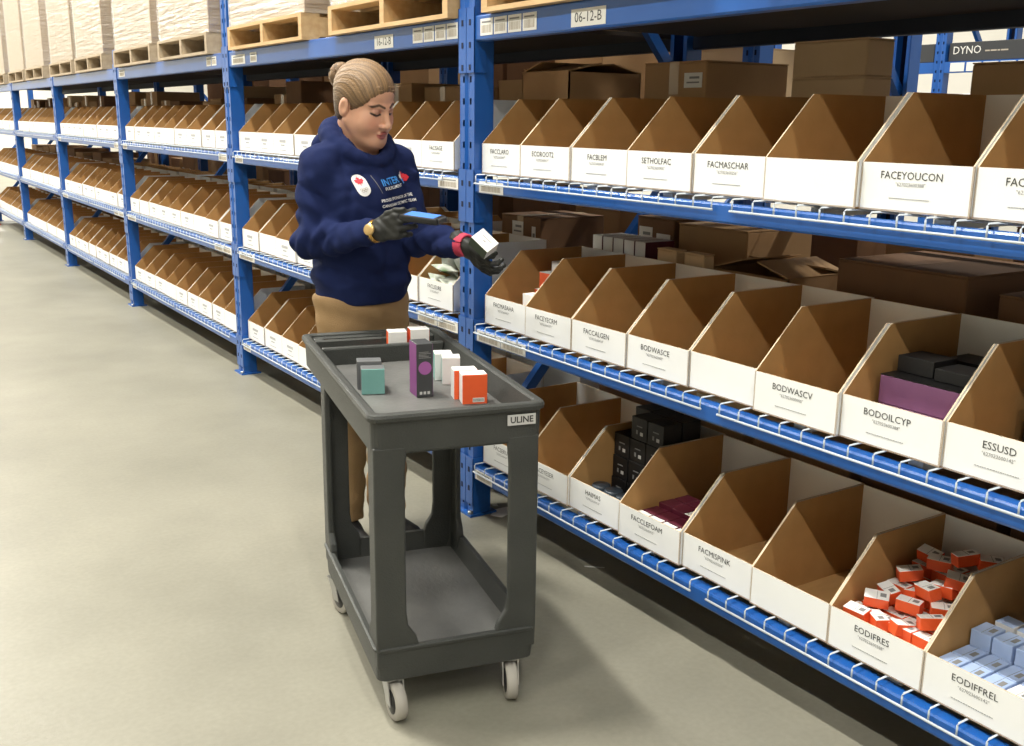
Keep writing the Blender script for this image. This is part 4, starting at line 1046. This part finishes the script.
leaf = half + [(-x, y) for x, y in half[::-1] if x > 0]
decal('maple_leaf', flat([(x * .0165, y * .0165) for x, y in leaf], M['printred']), .0755, 1.299, rot=.22, off=.0034)['label'] = 'red maple leaf'
for k, (x, y) in enumerate(((-.008, .002), (0, .002), (.008, .002), (-.004, -.003), (.004, -.003))):
    q = MB(); q.tube([(x + .0038 * math.cos(2 * PI * i / 12), y + .0038 * math.sin(2 * PI * i / 12), 0) for i in range(12)], .0006, M['tan_label'], 4, closed=True)
    decal('ring_mark', q.mesh('ring_mark'), .067, 1.273, rot=.22, off=.0032)
decal('divider_line', flat([(-.0008, -.031), (.0008, -.031), (.0008, .031), (-.0008, .031)], M['grey_ink']), .024, 1.290, rot=.40)
decal('lettering', text_me('INTER', .030, M['printblue'], bold=.0007), -.034, 1.298, rot=.13, width=.082)
decal('lettering', text_me('FULFILLMENT', .0140, M['printwhite'], bold=.0002), -.044, 1.279, rot=.13, width=.084)
decal('lettering', text_me('PROUD SPONSOR OF THE', .0145, M['printwhite'], bold=.0003), -.056, 1.244, rot=.11, width=.150)
decal('lettering', text_me('CANADIAN OLYMPIC TEAM', .0145, M['printwhite'], bold=.0003), -.061, 1.226, rot=.11, width=.156)
lh = [(x * .021, y * .021) for x, y in leaf]
decal('logo', flat([(x, y) for x, y in lh if x >= 0], M['printred']), -.105, 1.309, rot=.1, off=.003)
decal('logo', flat([(.004, .010), (.024, .010), (.034, 0), (.024, -.012), (.004, -.012), (.014, 0)], M['printred']), -.105, 1.307, rot=.05, off=.0028)
decal('logo', flat([(x, y) for x, y in lh if x <= 0], M['printwhite']), -.105, 1.309, rot=.1, off=.003)
decal('logo', flat([(-.012, -.002), (.002, .002), (.002, -.013), (-.006, -.015)], M['printblue']), -.107, 1.303, rot=.05, off=.0036)
# trousers
xs = lin(-.68, -.18, .008); ys = lin(-.26, .16, .008); zs = lin(.05, .93, .008); X = grid(xs, ys, zs); tb = tob(X)
d = ell(tb, (0, -.005, .90), (.158, .122, .16))
for (h, k, a) in LEGS:
    l = smin(cap(X, h, k, .094, .074), cap(X, k, a, .074, .070), .03); d = smin(d, l, .03)
d = smax(d, .085 - X[2], .006); d = smax(d, X[2] - .915, .006)
d = d + .004 * np.sin(42 * X[2] + 9 * tb[0] + 3 * np.sin(30 * tb[1])) * np.clip(1.1 - X[2], .2, 1) + .0025 * np.sin(80 * X[2] - 25 * tb[0])
P, Fq = nets(xs, ys, zs, d); P = relax(P, Fq, 2); wpart('trousers', P, Fq, M['khaki'])
# shoes
for (h, k, a), s in zip(LEGS, (1, -1)):
    f0 = a * np.array((1, 1, 0)); xs = lin(f0[0] - .16, f0[0] + .16, .006); ys = lin(f0[1] - .22, f0[1] + .12, .006); zs = lin(-.006, .13, .006); X = grid(xs, ys, zs)
    d = smin(cap(X, f0 + BF * -.045 + (0, 0, .045), f0 + BF * .03 + (0, 0, .045), .040, .042), cap(X, f0 + BF * .03 + (0, 0, .038), f0 + BF * .15 + BR * s * .012 + (0, 0, .028), .042, .034), .03)
    d = smin(d, cap(X, f0 + (0, 0, .05), f0 + (0, 0, .10), .042, .040), .02); d = smax(d, .001 - X[2], .004)
    P, Fq = nets(xs, ys, zs, d); wpart('shoe', P, Fq, M['shoe'])
# gloved hands
def unit(v): v = np.array(v, float); return v / np.linalg.norm(v)
def glove(W, dr, nr, side, curls, thumb, spread=(.012, .003, -.005, -.014)):
    dr = unit(dr); nr = np.array(nr, float); nr = unit(nr - dr * (nr @ dr)); t = np.cross(dr, nr) * side
    caps = []; base = []
    for off, kl in zip((.031, .011, -.010, -.029), (.088, .092, .088, .078)):
        kn = W + dr * kl + t * off; base.append(kn); caps.append((W + t * off * .62 + dr * .008, kn, .0165, .0125))
    caps.append((W + t * .02 + dr * .02, W - t * .02 + dr * .02, .018, .018)); caps.append((W - dr * .03, W + dr * .02, .030, .029))
    caps.append((base[0], base[3], .011, .010))
    fing = []
    for kn, ln, sp, cu in zip(base, (.072, .080, .075, .060), spread, curls):
        p = kn; ang = 0; segs = []
        for fr_, c in zip((.45, .30, .25), cu):
            ang += c; v = unit(dr * math.cos(ang) + nr * math.sin(ang) + t * sp * 8); q_ = p + v * ln * fr_; segs.append((p, q_)); p = q_
        fing.append(segs)
    r0 = W + dr * .022 + t * .026; th = []
    p = r0
    for ln, (x, y, z) in zip((.040, .034, .028), thumb): q_ = p + unit(dr * x + nr * y + t * z) * ln; th.append((p, q_)); p = q_
    fing.append(th)
    pts = np.array([p for c in caps for p in c[:2]] + [p for s_ in fing for sg in s_ for p in sg]); lo, hi = pts.min(0) - .03, pts.max(0) + .03
    xs, ys, zs = [lin(lo[k], hi[k], .0023) for k in range(3)]; X = grid(xs, ys, zs)
    d = None
    for a, b, ra, rb in caps: e = cap(X, a, b, ra, rb); d = e if d is None else smin(d, e, .010)
    for fi, s_ in enumerate(fing):
        f_ = None; rr_ = (.0112, .0098, .0088, .0078) if fi == 4 else (.0098, .0090, .0083, .0074)
        for k, (a, b) in enumerate(s_): e = cap(X, a, b, rr_[k], rr_[k + 1]); f_ = e if f_ is None else smin(f_, e, .003)
        d = smin(d, f_, .005)
    d = d + .0006 * np.sin(260 * X[0] + 180 * X[2])
    P, Fq = nets(xs, ys, zs, d); wpart('glove', P, Fq, M['glove'])
    return base, fing, t
ga = glove(WR, (0.0553, -0.1015, 0.0288), (0.5047, 0.7727, -0.0752), 1, [(.3, .65, .55), (.35, .7, .6), (.45, .8, .7), (.5, .9, .7)], ((.86, .0, .45), (.98, .0, .12), (1, .15, -.10)))
gb = glove(WL, (0.0322, -0.0791, -0.0515), (0.4446, 0.4064, 0.6096), -1, [(.15, .75, .7), (.15, .75, .7), (.15, .75, .7), (.15, .75, .7)], ((.8, .05, .7), (.98, .1, .2), (1, .25, .0)))
# watch on the right wrist, pink cuff on the left
v = unit(WR - ER); wc = WR - v * .004
def ringpts(c, v, r, n=24):
    a = unit(np.cross(v, (0, 0, 1))); b = np.cross(v, a); return [tuple(c + r * (a * math.cos(2 * PI * k / n) + b * math.sin(2 * PI * k / n)) - BO) for k in range(n)]
q = MB()
for k in (-.006, 0, .006): q.tube(ringpts(wc + v * k, v, .034), .0042, M['gold'], 6, closed=True)
q.build('bracelet', woman)['label'] = 'gold wrist band'
cam_d = unit(np.array(CAM_POS) - wc + np.array((0, 0, .6))); cam_d = unit(cam_d - v * (cam_d @ v) * .8)
q = MB(); q.lathe([(.015, 0), (.0185, .002), (.0185, .007), (.016, .009)], M['goldface'], 22)
Rm = Vector(cam_d).to_track_quat('Z', 'Y'); o = q.build('watch', woman, tuple(wc + cam_d * .034 - BO)); o.rotation_euler = Rm.to_euler(); o['label'] = 'round gold watch face'
v = unit(WL - EL); q = MB()
for k in range(6): q.tube(ringpts(WL + v * (-.012 + .0055 * k), v, .0355 - .0006 * k), .0050, M['pink'], 6, closed=True)
q.build('glove_cuff', woman)['label'] = 'pink glove cuff'
# scanner in her right hand
def frame_obj(t, c, ex, ez):
    ex = Vector(ex).normalized(); ez = Vector(ez); ez = (ez - ex * ez.dot(ex)).normalized(); ey = ez.cross(ex)
    t.matrix_world = Matrix(((ex.x, ey.x, ez.x, c[0]), (ex.y, ey.y, ez.y, c[1]), (ex.z, ey.z, ez.z, c[2]), (0, 0, 0, 1)))
t = thing('handheld_scanner', 'black handheld scanner with lit blue screen in her right hand', 'scanner')
frame_obj(t, (-0.4284, -0.5086, 1.2065), (0.0767, -0.1146, -0.0106), (-0.0638, -0.0976, 1.0284))
q = MB(); q.box((-.066, -.036, -.012), (.066, .036, .008), M['black']); q.build('case', t, bevel=.006)
q = MB(); q.box((-.052, -.029, .0075), (.050, .029, .0088), M['screen']); q.build('screen', t)['label'] = 'glowing blue screen'
q = MB(); q.box((.060, -.026, -.010), (.071, .026, .007), M['charcoal']); q.build('scan_head', t, bevel=.003)
# white carton in her left hand
t = thing('held_carton', 'white carton with dark green side held in her left hand', 'box')
frame_obj(t, (-0.2350, -0.5614, 1.1320), (0.0344, -0.0491, -0.0492), (-0.0010, -0.0046, 0.0039))
dg_ = mat('dark_green_card', (.05, .07, .045), .5)
q = MB(); q.box((-.036, -.029, -.040), (.036, .029, 0), [dg_, W_, dg_, dg_, W_, W_]); bo_ = q.build('carton_body', t, bevel=.001, seg=1)
q = MB(); q.box((-.004, -.006, 0), (.006, -.003, .0006), M['grey_ink']); q.box((-.02, .008, 0), (.02, .0095, .0006), M['grey_ink']); q.build('print', t)
